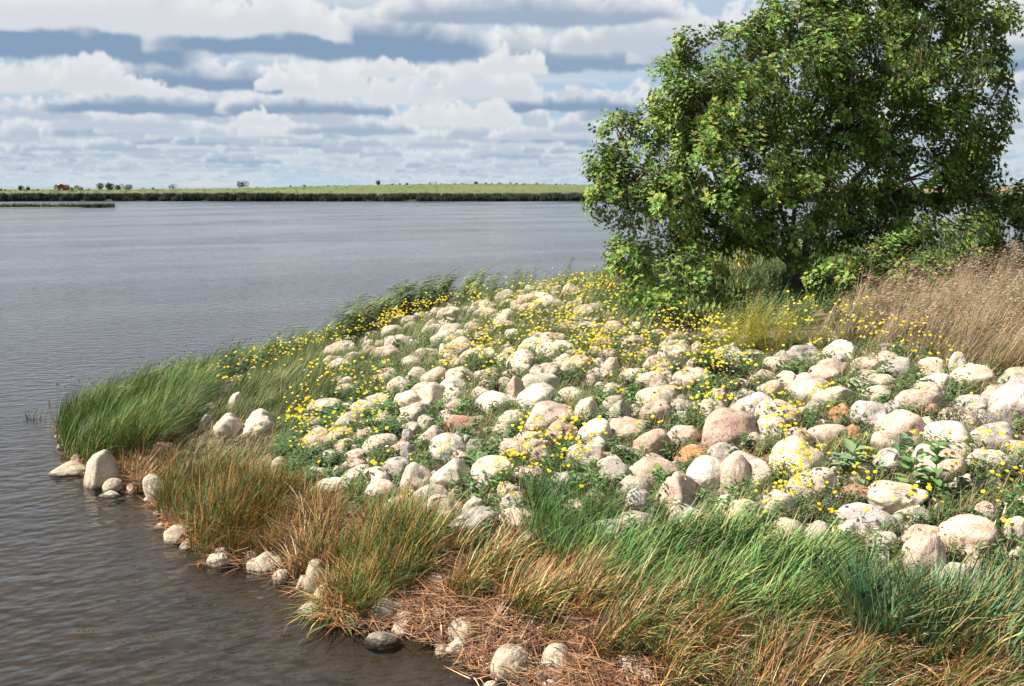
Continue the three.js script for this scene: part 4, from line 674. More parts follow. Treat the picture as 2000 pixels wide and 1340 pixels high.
// ---------- yellow flowers ----------
const petals = (g, o, r, c, tilt) => {                                       // a dandelion-like head: two whorls of ray petals
  const up = V(rr(-0.5, 0.5) + tilt, 1, rr(-0.1, 0.7)).normalize(), s = new THREE.Vector3().crossVectors(up, V(0.2, 0.1, 1)).normalize(), n = new THREE.Vector3().crossVectors(up, s), m = g.v(o.x + up.x * r * 0.2, o.y + up.y * r * 0.2, o.z + up.z * r * 0.2, [c[0] * 0.9, c[1] * 0.75, c[2]]);
  for (const [k, lift, rad] of [[10, 0.12, 1], [8, 0.5, 0.66]]) { let f = null, last = null; for (let i = 0; i <= k * 2; i++) { const a = i / (k * 2) * 6.2832, q = i % 2 ? rad * r : rad * r * 0.66; if (i === k * 2) { g.tri(m, last, f); break; } const v = g.v(o.x + (s.x * Math.cos(a) + n.x * Math.sin(a)) * q + up.x * r * lift, o.y + (s.y * Math.cos(a) + n.y * Math.sin(a)) * q + up.y * r * lift, o.z + (s.z * Math.cos(a) + n.z * Math.sin(a)) * q + up.z * r * lift, jit(c, 0.08)); if (last !== null) g.tri(m, last, v); else f = v; last = v; } }
};
const YELLOW = [[0.85, 0.63, 0.01], [0.82, 0.70, 0.02], [0.86, 0.55, 0.01], [0.80, 0.70, 0.05]];
const puff = (g, o, r) => { const k = 7; for (let i = 0; i < k; i++) { const d = V(Math.cos(i * 2.4), 1.4 * (i + 0.5) / k - 0.3, Math.sin(i * 2.4)); g.leaf(o, d, V(0.1, 0.9, 0.2), r, r * 0.9, [0.72, 0.69, 0.62], 0.3, 0); } };
function flowerStuff(kind) {                                                 // [green parts, flower heads] of one small plant
  const a = new Geo(), b = new Geo(), n = 2 + Math.floor(R() * 3);
  for (let k = 0; k < n; k++) { const L = rr(0.24, 0.52), az = rr(-1, 1), e = a.blade(rr(-0.06, 0.06), rr(-0.06, 0.06), L, az, rr(0.1, 0.4), rr(0, 0.4), 0.006, jit([0.10, 0.15, 0.04]), 3); if (kind === 'puff' && k % 2) puff(b, e, 0.022); else petals(b, e, rr(0.018, 0.029), pick(YELLOW), 0.2); }
  for (let k = 0; k < 6; k++) { const f = R() * 6.28; a.leaf(V(0, rr(0, 0.18), 0), V(Math.cos(f), rr(0.2, 0.9), Math.sin(f)), V(0, 1, 0), rr(0.06, 0.11), 0.022, jit(pick(C.weed)), 0.2, 0.4); }
  return [a.build(), b.build()];
}
{
  const variants = [...many(5, () => flowerStuff()), ...many(2, () => flowerStuff('puff')), ...many(2, () => flowerStuff('puff'))], Z = (pts, n, k = 0.85) => fill(poly(pts), Math.round(n * 1.3), (x, z) => (onRock(x, z, k) ? 0 : 0.06 + sstep(-0.1, 0.5, n2(x * 1.9 + 3, z * 1.9)))).map(([x, z]) => [x, ground(x, z) - 0.02, z, rr(0.75, 1.2), rr(-0.6, 0.6), rr(-0.1, 0.25)]);
  const spots = [
    ...Z([[380, 770], [470, 790], [640, 700], [660, 680], [560, 690], [450, 735]], 60), ...Z([[630, 700], [700, 680], [800, 655], [910, 630], [905, 612], [800, 632], [690, 655]], 90), ...band(-3.8, -0.9, 1.9, 3.6, 90).map(([x, z]) => [x, ground(x, z), z, rr(0.8, 1.2), rr(-0.6, 0.6), 0.1]),
    ...Z([[900, 620], [960, 600], [1050, 580], [1180, 575], [1230, 640], [1100, 660], [950, 660]], 150), ...Z([[840, 780], [860, 700], [1000, 660], [1140, 650], [1280, 680], [1300, 740], [1160, 790], [1080, 740], [1000, 770]], 160),
    ...Z([[1060, 650], [1120, 650], [1180, 720], [1120, 770], [1075, 740]], 50), ...Z([[1230, 690], [1300, 660], [1420, 690], [1460, 790], [1380, 800], [1270, 780]], 95), ...Z([[1460, 760], [1480, 640], [1700, 640], [1880, 720], [1880, 800], [1700, 740], [1560, 740]], 70),
    ...Z([[540, 860], [600, 760], [740, 770], [760, 850], [680, 900], [560, 930]], 85), ...Z([[960, 960], [980, 880], [1110, 880], [1130, 950], [1040, 1010]], 42), ...Z([[1400, 820], [1480, 790], [1600, 830], [1500, 900]], 18), ...Z([[1450, 1080], [1480, 940], [1600, 940], [1780, 960], [1800, 1060], [1600, 1080]], 34), ...Z([[1240, 840], [1240, 780], [1400, 800], [1400, 860]], 22), ...Z([[620, 960], [620, 880], [720, 880], [960, 960], [1000, 1040], [900, 960]], 16), ...Z([[1800, 960], [1880, 830], [2000, 830], [2000, 1060], [1850, 1060]], 22),
  ];
  const g = thing('yellow_flowers', 'yellow dandelion-like flowers and white seed puffs scattered over the bank', null, null, null, 'stuff');
  variants.forEach((v, k) => { const mine = spots.filter((_, i) => i % variants.length === k), save = R; scatter(g, 'flower_stems', [v[0]], M.leaf, mine, 0); scatter(g, 'flower_heads', [v[1]], M.petal, mine, 0); });
}
// single plants that stand out: heads at the pixel, on stems that rise from the ground below
const HEADS = [
  [623, 902, 1, 9, 'lone yellow flower low on the left slope by the slanting pale rock'], [740, 903, 3, 9, 'three yellow flowers under the big cream dome boulder'], [705, 914, 1, 8, 'yellow flower left above the pale rounded boulder'], [792, 893, 2, 9, 'two yellow flowers in front of the dark grey squarish boulder'], [870, 883, 2, 8, 'pair of yellow flowers right of the dark grey squarish boulder'],
  [1022, 893, 5, 9, 'five yellow flowers before the mottled tan boulder'], [1042, 912, 4, 9, 'clump of yellow flowers below the mottled tan boulder'], [1012, 962, 2, 10, 'two yellow flowers left of the lichen grey boulders'], [990, 952, 3, 9, 'yellow spike of flowers by the pale round boulder'], [1136, 950, 1, 10, 'yellow flower on the green blades left of milkweed'], [1112, 812, 2, 9, 'two yellow flowers on the largest pinkish boulder'], [1048, 824, 1, 9, 'yellow flower on a dark stalk before the largest pinkish boulder'],
  [1246, 832, 2, 9, 'two yellow flowers under the smooth white egg stone'], [1288, 818, 3, 9, 'three yellow flowers on the tan mottled boulder'], [1352, 899, 2, 11, 'two yellow flowers on the edge of the smooth white boulder'], [1325, 937, 2, 10, 'yellow flowers above the broad pinkish beige boulder'], [1485, 955, 3, 10, 'yellow flowers in dark stems below the speckled pale boulder'], [1495, 976, 2, 11, 'yellow flowers left of the large angular mottled boulder'],
  [1525, 955, 3, 10, 'yellow flowers on the pale edge of the grey mottled rock'], [1572, 936, 3, 9, 'row of yellow flowers on the large angular mottled boulder'], [1494, 999, 1, 11, 'single large yellow flower above the lush grass'], [1440, 1034, 1, 9, 'single yellow flower in the lush grass tips'], [1612, 992, 5, 10, 'dense knot of yellow flowers left of the long lilac boulder'], [1622, 1006, 2, 10, 'yellow pair low beside the long lilac boulder'], [1694, 995, 1, 11, 'yellow flower on the middle of the long lilac boulder'], [1633, 1031, 1, 10, 'yellow flower before the left end of the long lilac boulder'],
  [1703, 936, 3, 10, 'three yellow flowers below the pale milkweed leaves'], [1752, 958, 2, 12, 'two large yellow flowers under the tall milkweed'], [1786, 955, 2, 11, 'orange yellow pair under the tall milkweed'], [1832, 984, 2, 9, 'yellow flowers at the foot of slanting stalks'], [1822, 1034, 1, 10, 'lone yellow flower above the pink egg boulder'], [1858, 906, 2, 10, 'two orange yellow flowers under the big white boulder'], [1868, 903, 1, 10, 'bright yellow flower right of the orange pair'], [1949, 929, 1, 12, 'large yellow flower on the pitted beige boulder'], [1964, 1026, 3, 10, 'three yellow flowers beside the dry stalk'],
  [1850, 846, 2, 10, 'two yellow flowers on the big white boulder'], [1790, 846, 4, 9, 'four yellow flowers above the tall milkweed'], [1619, 794, 1, 11, 'round yellow flower before the lichen blotched boulder'], [1560, 798, 3, 10, 'yellow flowers left of the ochre boulder'], [1530, 828, 4, 10, 'yellow clump above the largest yellowish boulder'], [1558, 832, 2, 9, 'yellow pair above the right of the yellowish boulder'], [1394, 760, 3, 10, 'yellow flowers at the right edge of the flowery mound'], [1210, 763, 3, 10, 'yellow flowers right of the white stone below dead grass'], [1949, 810, 1, 9, 'yellow flower by the huge grey white boulder'], [1806, 765, 2, 9, 'yellow flowers above the pinkish boulder with a red end'],
  [573, 812, 4, 9, 'yellow flowers in the soft grass left of the slope'], [430, 735, 4, 9, 'yellow flowers above the small cream tip rock'], [372, 727, 3, 8, 'orange yellow flowers standing in the dark tip grass'],
];
for (const [px, py, n, w, label] of HEADS) {
  const base = hit(px, py + 42), s = perPx(base), g = thing('yellow_wildflower', label, 'wildflower', V(base.x - 0.06, Math.max(0, ground(base.x - 0.06, base.z)) - 0.02, base.z)), o = g.position, stem = new Geo(), lf = new Geo();
  for (let k = 0; k < n; k++) {
    const d = ray(px + (n > 1 ? rr(-13, 13) : 0), py + (n > 1 ? rr(-11, 11) : 0)), t = camera.position.distanceTo(base) * rr(0.985, 1.0), e = camera.position.clone().addScaledVector(d, t).sub(o), b = V(rr(-0.02, 0.02), 0, rr(-0.02, 0.02)), hd = new Geo();
    stem.tube([b, b.clone().lerp(e, 0.5).add(V(-0.025, 0.02, 0)), e], 0.004, 0.0028, jit([0.12, 0.16, 0.05])); petals(hd, V(0, 0, 0), w * s * rr(0.4, 0.56), pick(YELLOW), 0.1);
    meshOf('flower_head', hd.build(), M.petal, g).position.copy(e);
    for (let m = 0; m < 4; m++) { const f = R() * 6.28; lf.leaf(b.clone().lerp(e, rr(0.05, 0.7)), V(Math.cos(f), rr(0, 0.8), Math.sin(f)), V(0, 1, 0), rr(0.06, 0.12), 0.022, jit(pick(C.weed)), 0.2, 0.4); }
  }
  meshOf('stem', stem.build(), M.leaf, g); meshOf('leaves', lf.build(), M.leaf, g).userData.kind = 'stuff';
}
// broad leaved milkweeds
function milkweed(label, px, py, hpx, n, L, tone, lean = 0.1) {
  const b = hit(px, py), s = perPx(b), h = hpx * s, g = thing('milkweed', label, 'milkweed plant', V(b.x, b.y - 0.02, b.z)), st = new Geo(), e = V(h * lean, h, -0.02);
  st.tube([V(0, 0, 0), V(h * lean * 0.3, h * 0.5, 0), e], 0.009, 0.006, jit([0.16, 0.22, 0.08])); meshOf('stem', st.build(), M.broad, g);
  for (let k = 0; k < n; k++) { const lf = new Geo(), t = (k + 1.2) / (n + 0.6), f = k * 1.57 + (k % 2) * 1.57 * 0 + rr(-0.4, 0.4) + Math.floor(k / 2) * 1.57, d = V(Math.cos(f), rr(0.25, 0.9), Math.sin(f) * 0.9), w = L * s * rr(0.42, 0.52), c = jit(tone, 0.18); lf.leaf(V(0, 0, 0), d, V(0, 1, 0), L * s * rr(0.8, 1.15) * mix(1, 0.7, t), w, c, 0.14, rr(0.15, 0.45)); meshOf('leaf', lf.build(), M.broad, g).position.set(e.x * t * 0.9, h * t, e.z * t); }
}
const pale = [0.21, 0.30, 0.15], mid = [0.10, 0.20, 0.06];
milkweed('pale green milkweed right of the largest yellowish boulder', 1650, 935, 60, 12, 54, pale, 0.3);
milkweed('pale milkweed with large lower leaf beside the grey dark faced boulder', 1680, 945, 50, 8, 52, pale, -0.3);
milkweed('tall dark green milkweed in front of the big white boulder', 1822, 975, 118, 18, 50, mid, 0.05);
milkweed('bushy green milkweed left of the tall dark one', 1775, 972, 84, 18, 48, [0.14, 0.25, 0.07], 0.1);
milkweed('green milkweed leaning left over the grey boulder', 1755, 930, 88, 10, 34, mid, 0.0);
milkweed('pale milkweed at the right frame edge', 1985, 920, 40, 6, 42, pale, 0.2);
milkweed('narrow leaved green plant below the pale frame edge milkweed', 1972, 1020, 80, 10, 34, mid, 0.1);
milkweed('small milkweed right of the smooth brownish pink boulder', 1303, 900, 36, 8, 24, mid, 0.1);
milkweed('drooping milkweed leaves over the long pinkish boulder', 1280, 948, 34, 6, 32, [0.17, 0.26, 0.06], 0.1);
milkweed('long leaved pale milkweed left of the long pinkish boulder', 1215, 960, 40, 8, 38, pale, 0.3);
milkweed('low milkweed rosette under the smooth white boulder', 1372, 985, 24, 6, 26, mid, 0.1);
milkweed('bluish leaved milkweed right of the pale egg stone', 915, 1045, 44, 8, 26, [0.10, 0.20, 0.10], 0.1);
milkweed('dark broad leaved weed left of the flat cream stone', 925, 925, 40, 9, 28, mid, 0.1);
milkweed('leafy weed on the crest below the reeds', 866, 640, 26, 8, 16, [0.12, 0.24, 0.06], 0.1);
milkweed('grey green plant above the saddle of cream boulders', 755, 802, 20, 9, 18, [0.17, 0.24, 0.15], 0);
// bushy weeds
function bushyWeed(name, label, px, py, wpx, hpx, n, opts, tint) {
  const b = hit(px, py), s = perPx(b), g = thing(name, label, 'weed', V(b.x, b.y, b.z)), sp = []; for (let k = 0; k < n; k++) { const a = R() * 6.28, r = Math.sqrt(R()) * wpx * 0.5 * s, x = Math.cos(a) * r, z = Math.sin(a) * r * 0.7; sp.push([x, ground(b.x + x, b.z + z) - b.y - 0.02, z, rr(0.7, 1.1) * (1 - 0.4 * (r / (wpx * 0.5 * s)) ** 2), R() * 6, rr(-0.2, 0.3)]); }
  scatter(g, 'leafy_stems', many(3, () => weed({ h: hpx * s, ...opts })), M.leaf, sp, tint);
}
bushyWeed('leafy_weed', 'dark leafy weed right of the flowery mound', 1390, 745, 70, 78, 34, { n: 16, L: 0.1, w: 0.04, colors: [[0.035, 0.085, 0.02], [0.05, 0.11, 0.03]] }, 0.2);
bushyWeed('leafy_weed', 'dark tangled weed left of the huge grey white boulder', 1862, 835, 110, 80, 44, { n: 22, L: 0.045, w: 0.014, colors: [[0.04, 0.075, 0.025], [0.09, 0.08, 0.04], [0.05, 0.1, 0.03]] }, 0.2);
bushyWeed('leafy_weed', 'green weed clump between pale round boulder and green grass', 960, 1040, 90, 60, 30, { n: 12, L: 0.09, w: 0.028 }, 0.2);
bushyWeed('leafy_weed', 'yellow green feathery weed under the tree trunk', 1480, 690, 190, 115, 120, { n: 26, L: 0.06, w: 0.016, stems: 4, colors: [[0.26, 0.28, 0.03], [0.33, 0.31, 0.025], [0.17, 0.22, 0.03], [0.42, 0.35, 0.03]] }, 0.2);
bushyWeed('leafy_weed', 'olive weed beside the foot of the dry grass', 1600, 690, 120, 70, 50, { n: 20, L: 0.06, w: 0.016, stems: 4, colors: [[0.15, 0.18, 0.03], [0.22, 0.22, 0.04], [0.09, 0.13, 0.03]] }, 0.2);
bushyWeed('leafy_weed', 'green weed with a dark stalk right of the flat cream stone', 1012, 850, 50, 44, 14, { n: 12, L: 0.07, w: 0.022 }, 0.2);
bushyWeed('leafy_weed', 'green weed by the bright white speckled boulder', 1200, 895, 60, 48, 18, { n: 12, L: 0.09, w: 0.028 }, 0.2);
bushyWeed('leafy_weed', 'dark green weed in the soft grass', 640, 795, 40, 50, 16, { n: 14, L: 0.08, w: 0.028, colors: [[0.035, 0.085, 0.02], [0.05, 0.10, 0.03]] }, 0.2);
bushyWeed('leafy_weed', 'upright green weed left of the notched tip boulder', 360, 845, 26, 60, 10, { n: 14, L: 0.1, w: 0.02 }, 0.2);
// dead stems and stalks
{
  const b = hit(1370, 668), g = new Geo(); for (let k = 0; k < 70; k++) { const a = rr(-0.9, 0.9), x = rr(-1.1, 0.9), z = rr(-0.5, 0.4); g.blade(x, z, rr(0.5, 1.3), R() < 0.6 ? a : Math.PI + a, rr(0.2, 0.9), rr(0.3, 1.3), 0.008, jit(pick(C.dry), 0.25), 6, ground(b.x + x, b.z + z) - b.y - 0.02); }
  const m = meshOf('brush_tangle', g.build(), M.straw); m.position.copy(b); tag(m, 'tangle of thin dead stems at the foot of the green bush', 'dead brush');
}
for (const [x0, y0, x1, y1, label] of [[1798, 1215, 1985, 975, 'pale yellow dry stalk slanting across the boulders at the right'], [1290, 740, 1190, 760, 'thin arching stem below the beige boulder'], [1660, 880, 1700, 850, 'thin slanting stalk beside the pale milkweed']]) {
  const a = hit(x0, y0), d = ray(x1, y1), e = camera.position.clone().addScaledVector(d, camera.position.distanceTo(a) * 1.0).sub(a), g = new Geo(), b = V(-0.02, 0, 0.03), c = [0.42, 0.36, 0.16];
  g.tube([V(0, -0.03, 0), e.clone().multiplyScalar(0.5).add(V(-0.02, 0.02, 0)), e], 0.007, 0.003, c); g.tube([b, e.clone().multiplyScalar(0.46).add(V(-0.05, 0.0, 0.02)), e.clone().multiplyScalar(0.86).add(V(-0.05, 0.05, 0))], 0.006, 0.003, [0.34, 0.3, 0.1]);
  for (let k = 0; k < 5; k++) g.leaf(e.clone().multiplyScalar(rr(0.3, 0.95)), V(rr(-0.2, 1), rr(0.2, 1), rr(-0.5, 0.5)), V(0, 1, 0.2), 0.12, 0.014, jit(c), 0.2, 0.4);
  const m = meshOf('dry_stalk', g.build(), M.straw); m.position.copy(a); tag(m, label, 'dry stalk');
}
for (const [x0, y0, x1, y1, label] of [[790, 1236, 905, 1196, 'long dead reed crossing the straw above the rounded shore boulder'], [820, 1195, 833, 1246, 'short dead reed leaning into the water beside crossed straws'], [858, 1215, 862, 1262, 'upright broken reed left of the rounded shore boulder'], [690, 1150, 800, 1090, 'pale dead reed arched over the dark tussock base'], [1040, 1310, 1130, 1340, 'dead reed lying right of the egg shaped shore boulder'], [960, 1275, 1040, 1310, 'bent straw draped across the egg shaped shore boulder'], [1180, 1330, 1290, 1230, 'yellow green reed slanting over the bottom straw'], [1275, 1250, 1330, 1330, 'straight tan reed falling right among the bottom straw']]) {
  const a = hit(x0, y0), b = hit(x1, y1), e = b.clone().sub(a).add(V(0, 0.1, 0)), g = new Geo(); g.tube([V(0, 0.07, 0), e.clone().multiplyScalar(0.5).add(V(0, 0.09, 0)), e], 0.0075, 0.004, jit(label.startsWith('yellow') ? [0.25, 0.27, 0.07] : [0.5, 0.35, 0.21], 0.15)); g.leaf(e.clone().multiplyScalar(0.6).add(V(0, 0.08, 0)), e, V(0, 1, 0), 0.2, 0.018, jit([0.42, 0.28, 0.15]), 0.2, 0.3);
  const m = meshOf('dead_reed', g.build(), M.straw); m.position.copy(a); tag(m, label, 'dead reed');
}
// things in the river off the tip
{
  const [x, z] = onLevel(68, 818), g = new Geo(); for (let k = 0; k < 60; k++) g.blade(rr(-0.18, 0.18), rr(-0.12, 0.12), rr(0.12, 0.34), R() * 6.28, rr(0.3, 1.3), rr(0, 0.8), 0.012, jit(pick([[0.06, 0.07, 0.03], [0.12, 0.08, 0.05], [0.05, 0.09, 0.03]])), 3, -0.04);
  const m = meshOf('water_plant', g.build(), M.grass); m.position.set(x, 0, z); tag(m, 'small dark tangled plant poking out of the river left of the tip', 'water plant');
  const [x2, z2] = onLevel(97, 793), h = new Geo(); for (let k = 0; k < 5; k++) h.blade(rr(-0.02, 0.02), rr(-0.02, 0.02), rr(0.12, 0.24), R() * 6.28, rr(0, 0.3), rr(0, 0.5), 0.014, jit([0.16, 0.06, 0.035]), 3, -0.04);
  const q = meshOf('reed_stub', h.build(), M.straw); q.position.set(x2, 0, z2); tag(q, 'short brown reed stub standing in the river off the tip', 'reed stub');
}
// ---------- the maple and the shrubs ----------
const LEAF = [[0.055, 0.14, 0.018], [0.09, 0.19, 0.026], [0.036, 0.098, 0.014], [0.135, 0.23, 0.032], [0.20, 0.26, 0.042]];
function sprig(L, n, colors) {                                               // a twig with drooping compound leaves, wind from the left
  const g = new Geo(), tip = V(rr(-0.04, 0.04), L, rr(-0.04, 0.04));
  g.tube([V(0, 0, 0), V(0.015, L * 0.5, 0.01), tip], 0.005, 0.0025, [0.16, 0.12, 0.07], 3);
  for (let k = 0; k < n; k++) {
    const t = (k + 0.7) / n, f = k * 2.39 + R(), o = tip.clone().multiplyScalar(t), d = V(Math.cos(f), 0.55, Math.sin(f)), c = jit(pick(colors), 0.22);
    for (const q of [-0.7, 0, 0.7]) { const e = d.clone().applyAxisAngle(V(0, 1, 0), q).add(V(0, q ? 0.0 : 0.15, 0)); g.leaf(o.clone().addScaledVector(d, 0.035), e, V(0, 1, 0), rr(0.075, 0.115), rr(0.042, 0.056), jit(c, 0.08), 0.16, rr(0.1, 0.4)); }
  }
  return g.build();
}
const SPRIGS = [...many(4, () => sprig(0.24, 6, LEAF)), ...many(2, () => sprig(0.2, 5, [LEAF[3], LEAF[4], LEAF[1], [0.24, 0.24, 0.04]]))];
function crownSpots(lobes, dens, gap, o) {                                   // [x, y, z, scale, turn, tilt, tilt]
  const out = [];
  for (const [c, r] of lobes) {
    const n = Math.round(dens * r * r);
    for (let k = 0; k < n * 3; k++) {
      if (k >= n * 3) break; if (R() > 0.34) continue;
      const d = V(R() * 2 - 1, R() * 2 - 1, R() * 2 - 1); if (d.lengthSq() > 1 || d.lengthSq() < 0.05) continue; d.normalize();
      const q = r * Math.cbrt(rr(0.12, 1.15)) * (1 + 0.28 * n3(d.x * 2 + c.x * 3, d.y * 2 + c.y * 3, d.z * 2 + c.z)), p = c.clone().add(V(d.x * q, d.y * q * 0.9, d.z * q));
      if (n3(p.x * gap, p.y * gap, p.z * gap) < -0.1) continue;
      if (p.y < ground(p.x, p.z) + 0.05) continue;
      const up = d.clone().multiplyScalar(0.8).add(V(0.35, 0.45, 0));
      const tilt = Math.atan2(up.x, up.y), pitch = Math.atan2(up.z, Math.hypot(up.x, up.y));
      out.push([p.x - o.x, p.y - o.y, p.z - o.z, rr(0.55, 1.3), rr(0, 6.28), tilt, pitch]);
    }
  }
  return out;
}
function limb(name, parent, pts, r0, r1, mat = M.bark, sides = 7) {
  const g = new Geo(), c = new THREE.CatmullRomCurve3(pts), n = Math.max(6, pts.length * 4), q = c.getPoints(n); q.forEach((p, i) => { if (i && i < n) p.add(V(n2(i * 0.7, r0 * 90) * r0 * 0.5, 0, n2(r0 * 50, i * 0.7) * r0 * 0.5)); });
  g.tube(q, r0, r1, [1, 1, 1], sides); const b = g.build(); const uv = new Float32Array(b.attributes.position.count * 2); for (let i = 0; i < uv.length / 2; i++) { uv[i * 2] = (i % sides) / sides; uv[i * 2 + 1] = Math.floor(i / sides) * 0.35; } b.setAttribute('uv', new THREE.BufferAttribute(uv, 2)); return meshOf(name, b, mat, parent);
}
{
  const base = hit(1552, 572), Z = depthOf(base), s = Z / FOCAL, t = thing('maple_tree', 'large bushy maple tree with a leaning dark trunk and many stems', 'tree', base.clone()), o = t.position;
  const at = (px, py, dz) => { const d = ray(px, py), k = (Z + dz) / (d.y * -sinP + -d.z * cosP); return camera.position.clone().addScaledVector(d, k); };
  const L = [
    [1215, 385, 0, 0.62], [1190, 330, 0.3, 0.42], [1255, 335, -0.5, 0.7], [1205, 262, 0, 0.42], [1196, 236, 0, 0.2], [1265, 415, -0.3, 0.55], [1330, 395, -0.7, 0.75], [1230, 450, 0.1, 0.22], [1175, 395, 0, 0.26],
    [1300, 275, -0.3, 0.72], [1325, 175, 0, 0.68], [1296, 112, 0.2, 0.24], [1365, 95, -0.2, 0.45], [1385, 215, -0.9, 0.85], [1400, 315, -1.0, 0.85], [1350, 240, 0.9, 0.85],
    [1455, 120, 0, 0.72], [1450, 220, -1.0, 0.85], [1480, 330, -1.3, 0.85], [1430, 415, -1.0, 0.75], [1535, 70, 0.2, 0.72], [1530, 165, -0.5, 0.85], [1545, 275, 0.7, 0.95], [1560, 385, -1.4, 0.8], [1570, 465, -1.3, 0.5], [1500, 455, -0.9, 0.5], [1520, 25, 0, 0.35], [1590, 5, 0.2, 0.4],
    [1625, 35, 0.2, 0.7], [1640, 120, -0.4, 0.9], [1655, 225, 0.1, 0.95], [1640, 320, 0.6, 0.9], [1715, 25, 0, 0.9], [1730, 130, -0.6, 1.0], [1740, 240, 0.2, 0.95], [1760, 345, 0.9, 0.8], [1800, 60, 0.2, 0.9], [1830, 165, -0.3, 0.9], [1845, 270, 0, 0.9], [1835, 355, 0.4, 0.75], [1895, 70, 0.3, 0.7], [1925, 120, 0.2, 0.5], [1915, 225, 0.2, 0.55], [1962, 40, 0.2, 0.3], [1945, 175, 0.1, 0.3], [1920, 310, 0.2, 0.5], [1700, 400, 1.0, 0.65], [1800, 415, 1.0, 0.55], [1880, 385, 0.6, 0.55], [1640, 440, 0.6, 0.5], [1400, 455, -0.6, 0.45], [1460, 480, -0.8, 0.45], [1350, 450, -0.4, 0.4], [1690, 470, 0.3, 0.5], [1760, 450, 0.4, 0.5],
    [1640, -10, 0.3, 0.55], [1740, -25, 0, 0.6], [1830, -15, 0, 0.55],
  ].map(([x, y, dz, r]) => [at(x, y, dz), r]);
  const rel = (p) => p.clone().sub(o), fork = rel(at(1545, 470, 0.1)), fork2 = rel(at(1440, 455, 0.1));
  limb('trunk', t, [V(0.05, -0.25, 0), rel(at(1553, 530, 0)), fork], 0.2, 0.15, M.bark, 9);
  limb('trunk', t, [V(0.22, -0.2, 0.1), rel(at(1572, 500, 0.1)), rel(at(1590, 420, 0.2))], 0.1, 0.08, M.bark, 8);
  limb('trunk', t, [rel(at(1550, 518, 0.05)), rel(at(1500, 480, 0.05)), fork2], 0.085, 0.06, M.bark, 8);
  const mains = [[fork, rel(at(1500, 330, -0.2)), rel(at(1460, 190, -0.2)), rel(at(1440, 100, 0))], [fork, rel(at(1560, 320, 0.1)), rel(at(1540, 170, 0.1)), rel(at(1545, 50, 0.1))], [rel(at(1590, 420, 0.2)), rel(at(1640, 300, 0.1)), rel(at(1660, 130, 0)), rel(at(1670, -40, 0.1))], [rel(at(1590, 420, 0.2)), rel(at(1690, 330, 0.3)), rel(at(1780, 200, 0)), rel(at(1830, 20, 0.1))], [fork2, rel(at(1400, 350, -0.3)), rel(at(1350, 230, -0.1)), rel(at(1330, 140, 0))], [fork2, rel(at(1370, 420, -0.2)), rel(at(1300, 360, -0.1)), rel(at(1225, 300, 0))], [fork2, rel(at(1390, 440, -0.2)), rel(at(1320, 425, -0.1)), rel(at(1230, 410, 0))], [rel(at(1590, 420, 0.2)), rel(at(1700, 380, 0.6)), rel(at(1820, 330, 0.4)), rel(at(1900, 280, 0.2))]];
  const curves = mains.map((m, i) => { limb('branch', t, m, 0.055, 0.016); return new THREE.CatmullRomCurve3(m).getPoints(24); });
  const twigs = new Geo();
  for (const [c, r] of L) {
    const p = rel(c); let best = null, bd = 1e9; for (const cv of curves) for (const q of cv) { const d = q.distanceTo(p) + (q.y > p.y ? 1 : 0); if (d < bd) { bd = d; best = q; } }
    twigs.tube([best, best.clone().lerp(p, 0.5).add(V(rr(-0.1, 0.1), 0.08, rr(-0.1, 0.1))), p], 0.028, 0.012, [0.24, 0.18, 0.13], 5);
    for (let k = 0; k < 12 * r + 3; k++) { const d = V(R() * 2 - 1, R() * 1.6 - 0.5, R() * 2 - 1).normalize().multiplyScalar(r * rr(0.6, 1.05)), a = p.clone().lerp(best, rr(0, 0.35)); twigs.tube([a, a.clone().add(d.clone().multiplyScalar(0.5)).add(V(rr(-0.06, 0.06), 0.04, rr(-0.06, 0.06))), p.clone().add(d)], 0.011, 0.004, jit([0.26, 0.19, 0.14], 0.3), 3); }
  }
  const crown = new THREE.Group(); crown.name = 'crown'; t.add(crown); crown.userData.kind = 'stuff';
  meshOf('twigs', twigs.build(), M.straw, crown).userData.kind = 'stuff';
  scatter(crown, 'leaf_sprays', SPRIGS, M.leaf, crownSpots(L, 1330, 1.5, o), 0.28);
}
function shrub(name, label, list, dens, colors, dz0 = 0) {
  const b0 = hit(list[0][0], list[0][4] ?? list[0][1] + 60), t = thing(name, label, 'shrub', b0.clone()), o = t.position, tw = new Geo(), lobes = [];
  for (const [x, y, dz, r, by] of list) {
    const foot = hit(x, by), Z = depthOf(foot) + dz, d = ray(x, y), p = camera.position.clone().addScaledVector(d, Z / (d.y * -sinP - d.z * cosP)); lobes.push([p, r]);
    const a = V(foot.x, ground(foot.x, foot.z) - 0.05, foot.z).sub(o); for (let k = 0; k < 6; k++) { const e = p.clone().sub(o).add(V(rr(-1, 1), rr(-0.6, 1), rr(-1, 1)).multiplyScalar(r * 0.8)); tw.tube([a, a.clone().lerp(e, 0.5).add(V(rr(-0.1, 0.1), 0, rr(-0.1, 0.1))), e], 0.014, 0.004, jit([0.2, 0.14, 0.1]), 4); }
  }
  meshOf('stems', tw.build(), M.straw, t).userData.kind = 'stuff';
  const cr = new THREE.Group(); cr.name = 'crown'; cr.userData.kind = 'stuff'; t.add(cr);
  scatter(cr, 'leaf_sprays', colors ?? SPRIGS, M.leaf, crownSpots(lobes, dens * 2.6, 1.6, o), 0.28);
}
shrub('green_shrub', 'low leafy green shrub at the left foot of the maple', [[1235, 520, 0, 0.5, 575], [1215, 500, 0.2, 0.34, 570], [1300, 510, 0.1, 0.55, 585], [1360, 530, 0, 0.5, 600], [1280, 570, -0.2, 0.45, 620], [1340, 580, -0.3, 0.42, 630], [1400, 560, -0.2, 0.4, 610], [1250, 590, -0.3, 0.3, 625], [1300, 610, -0.3, 0.28, 640]], 420);
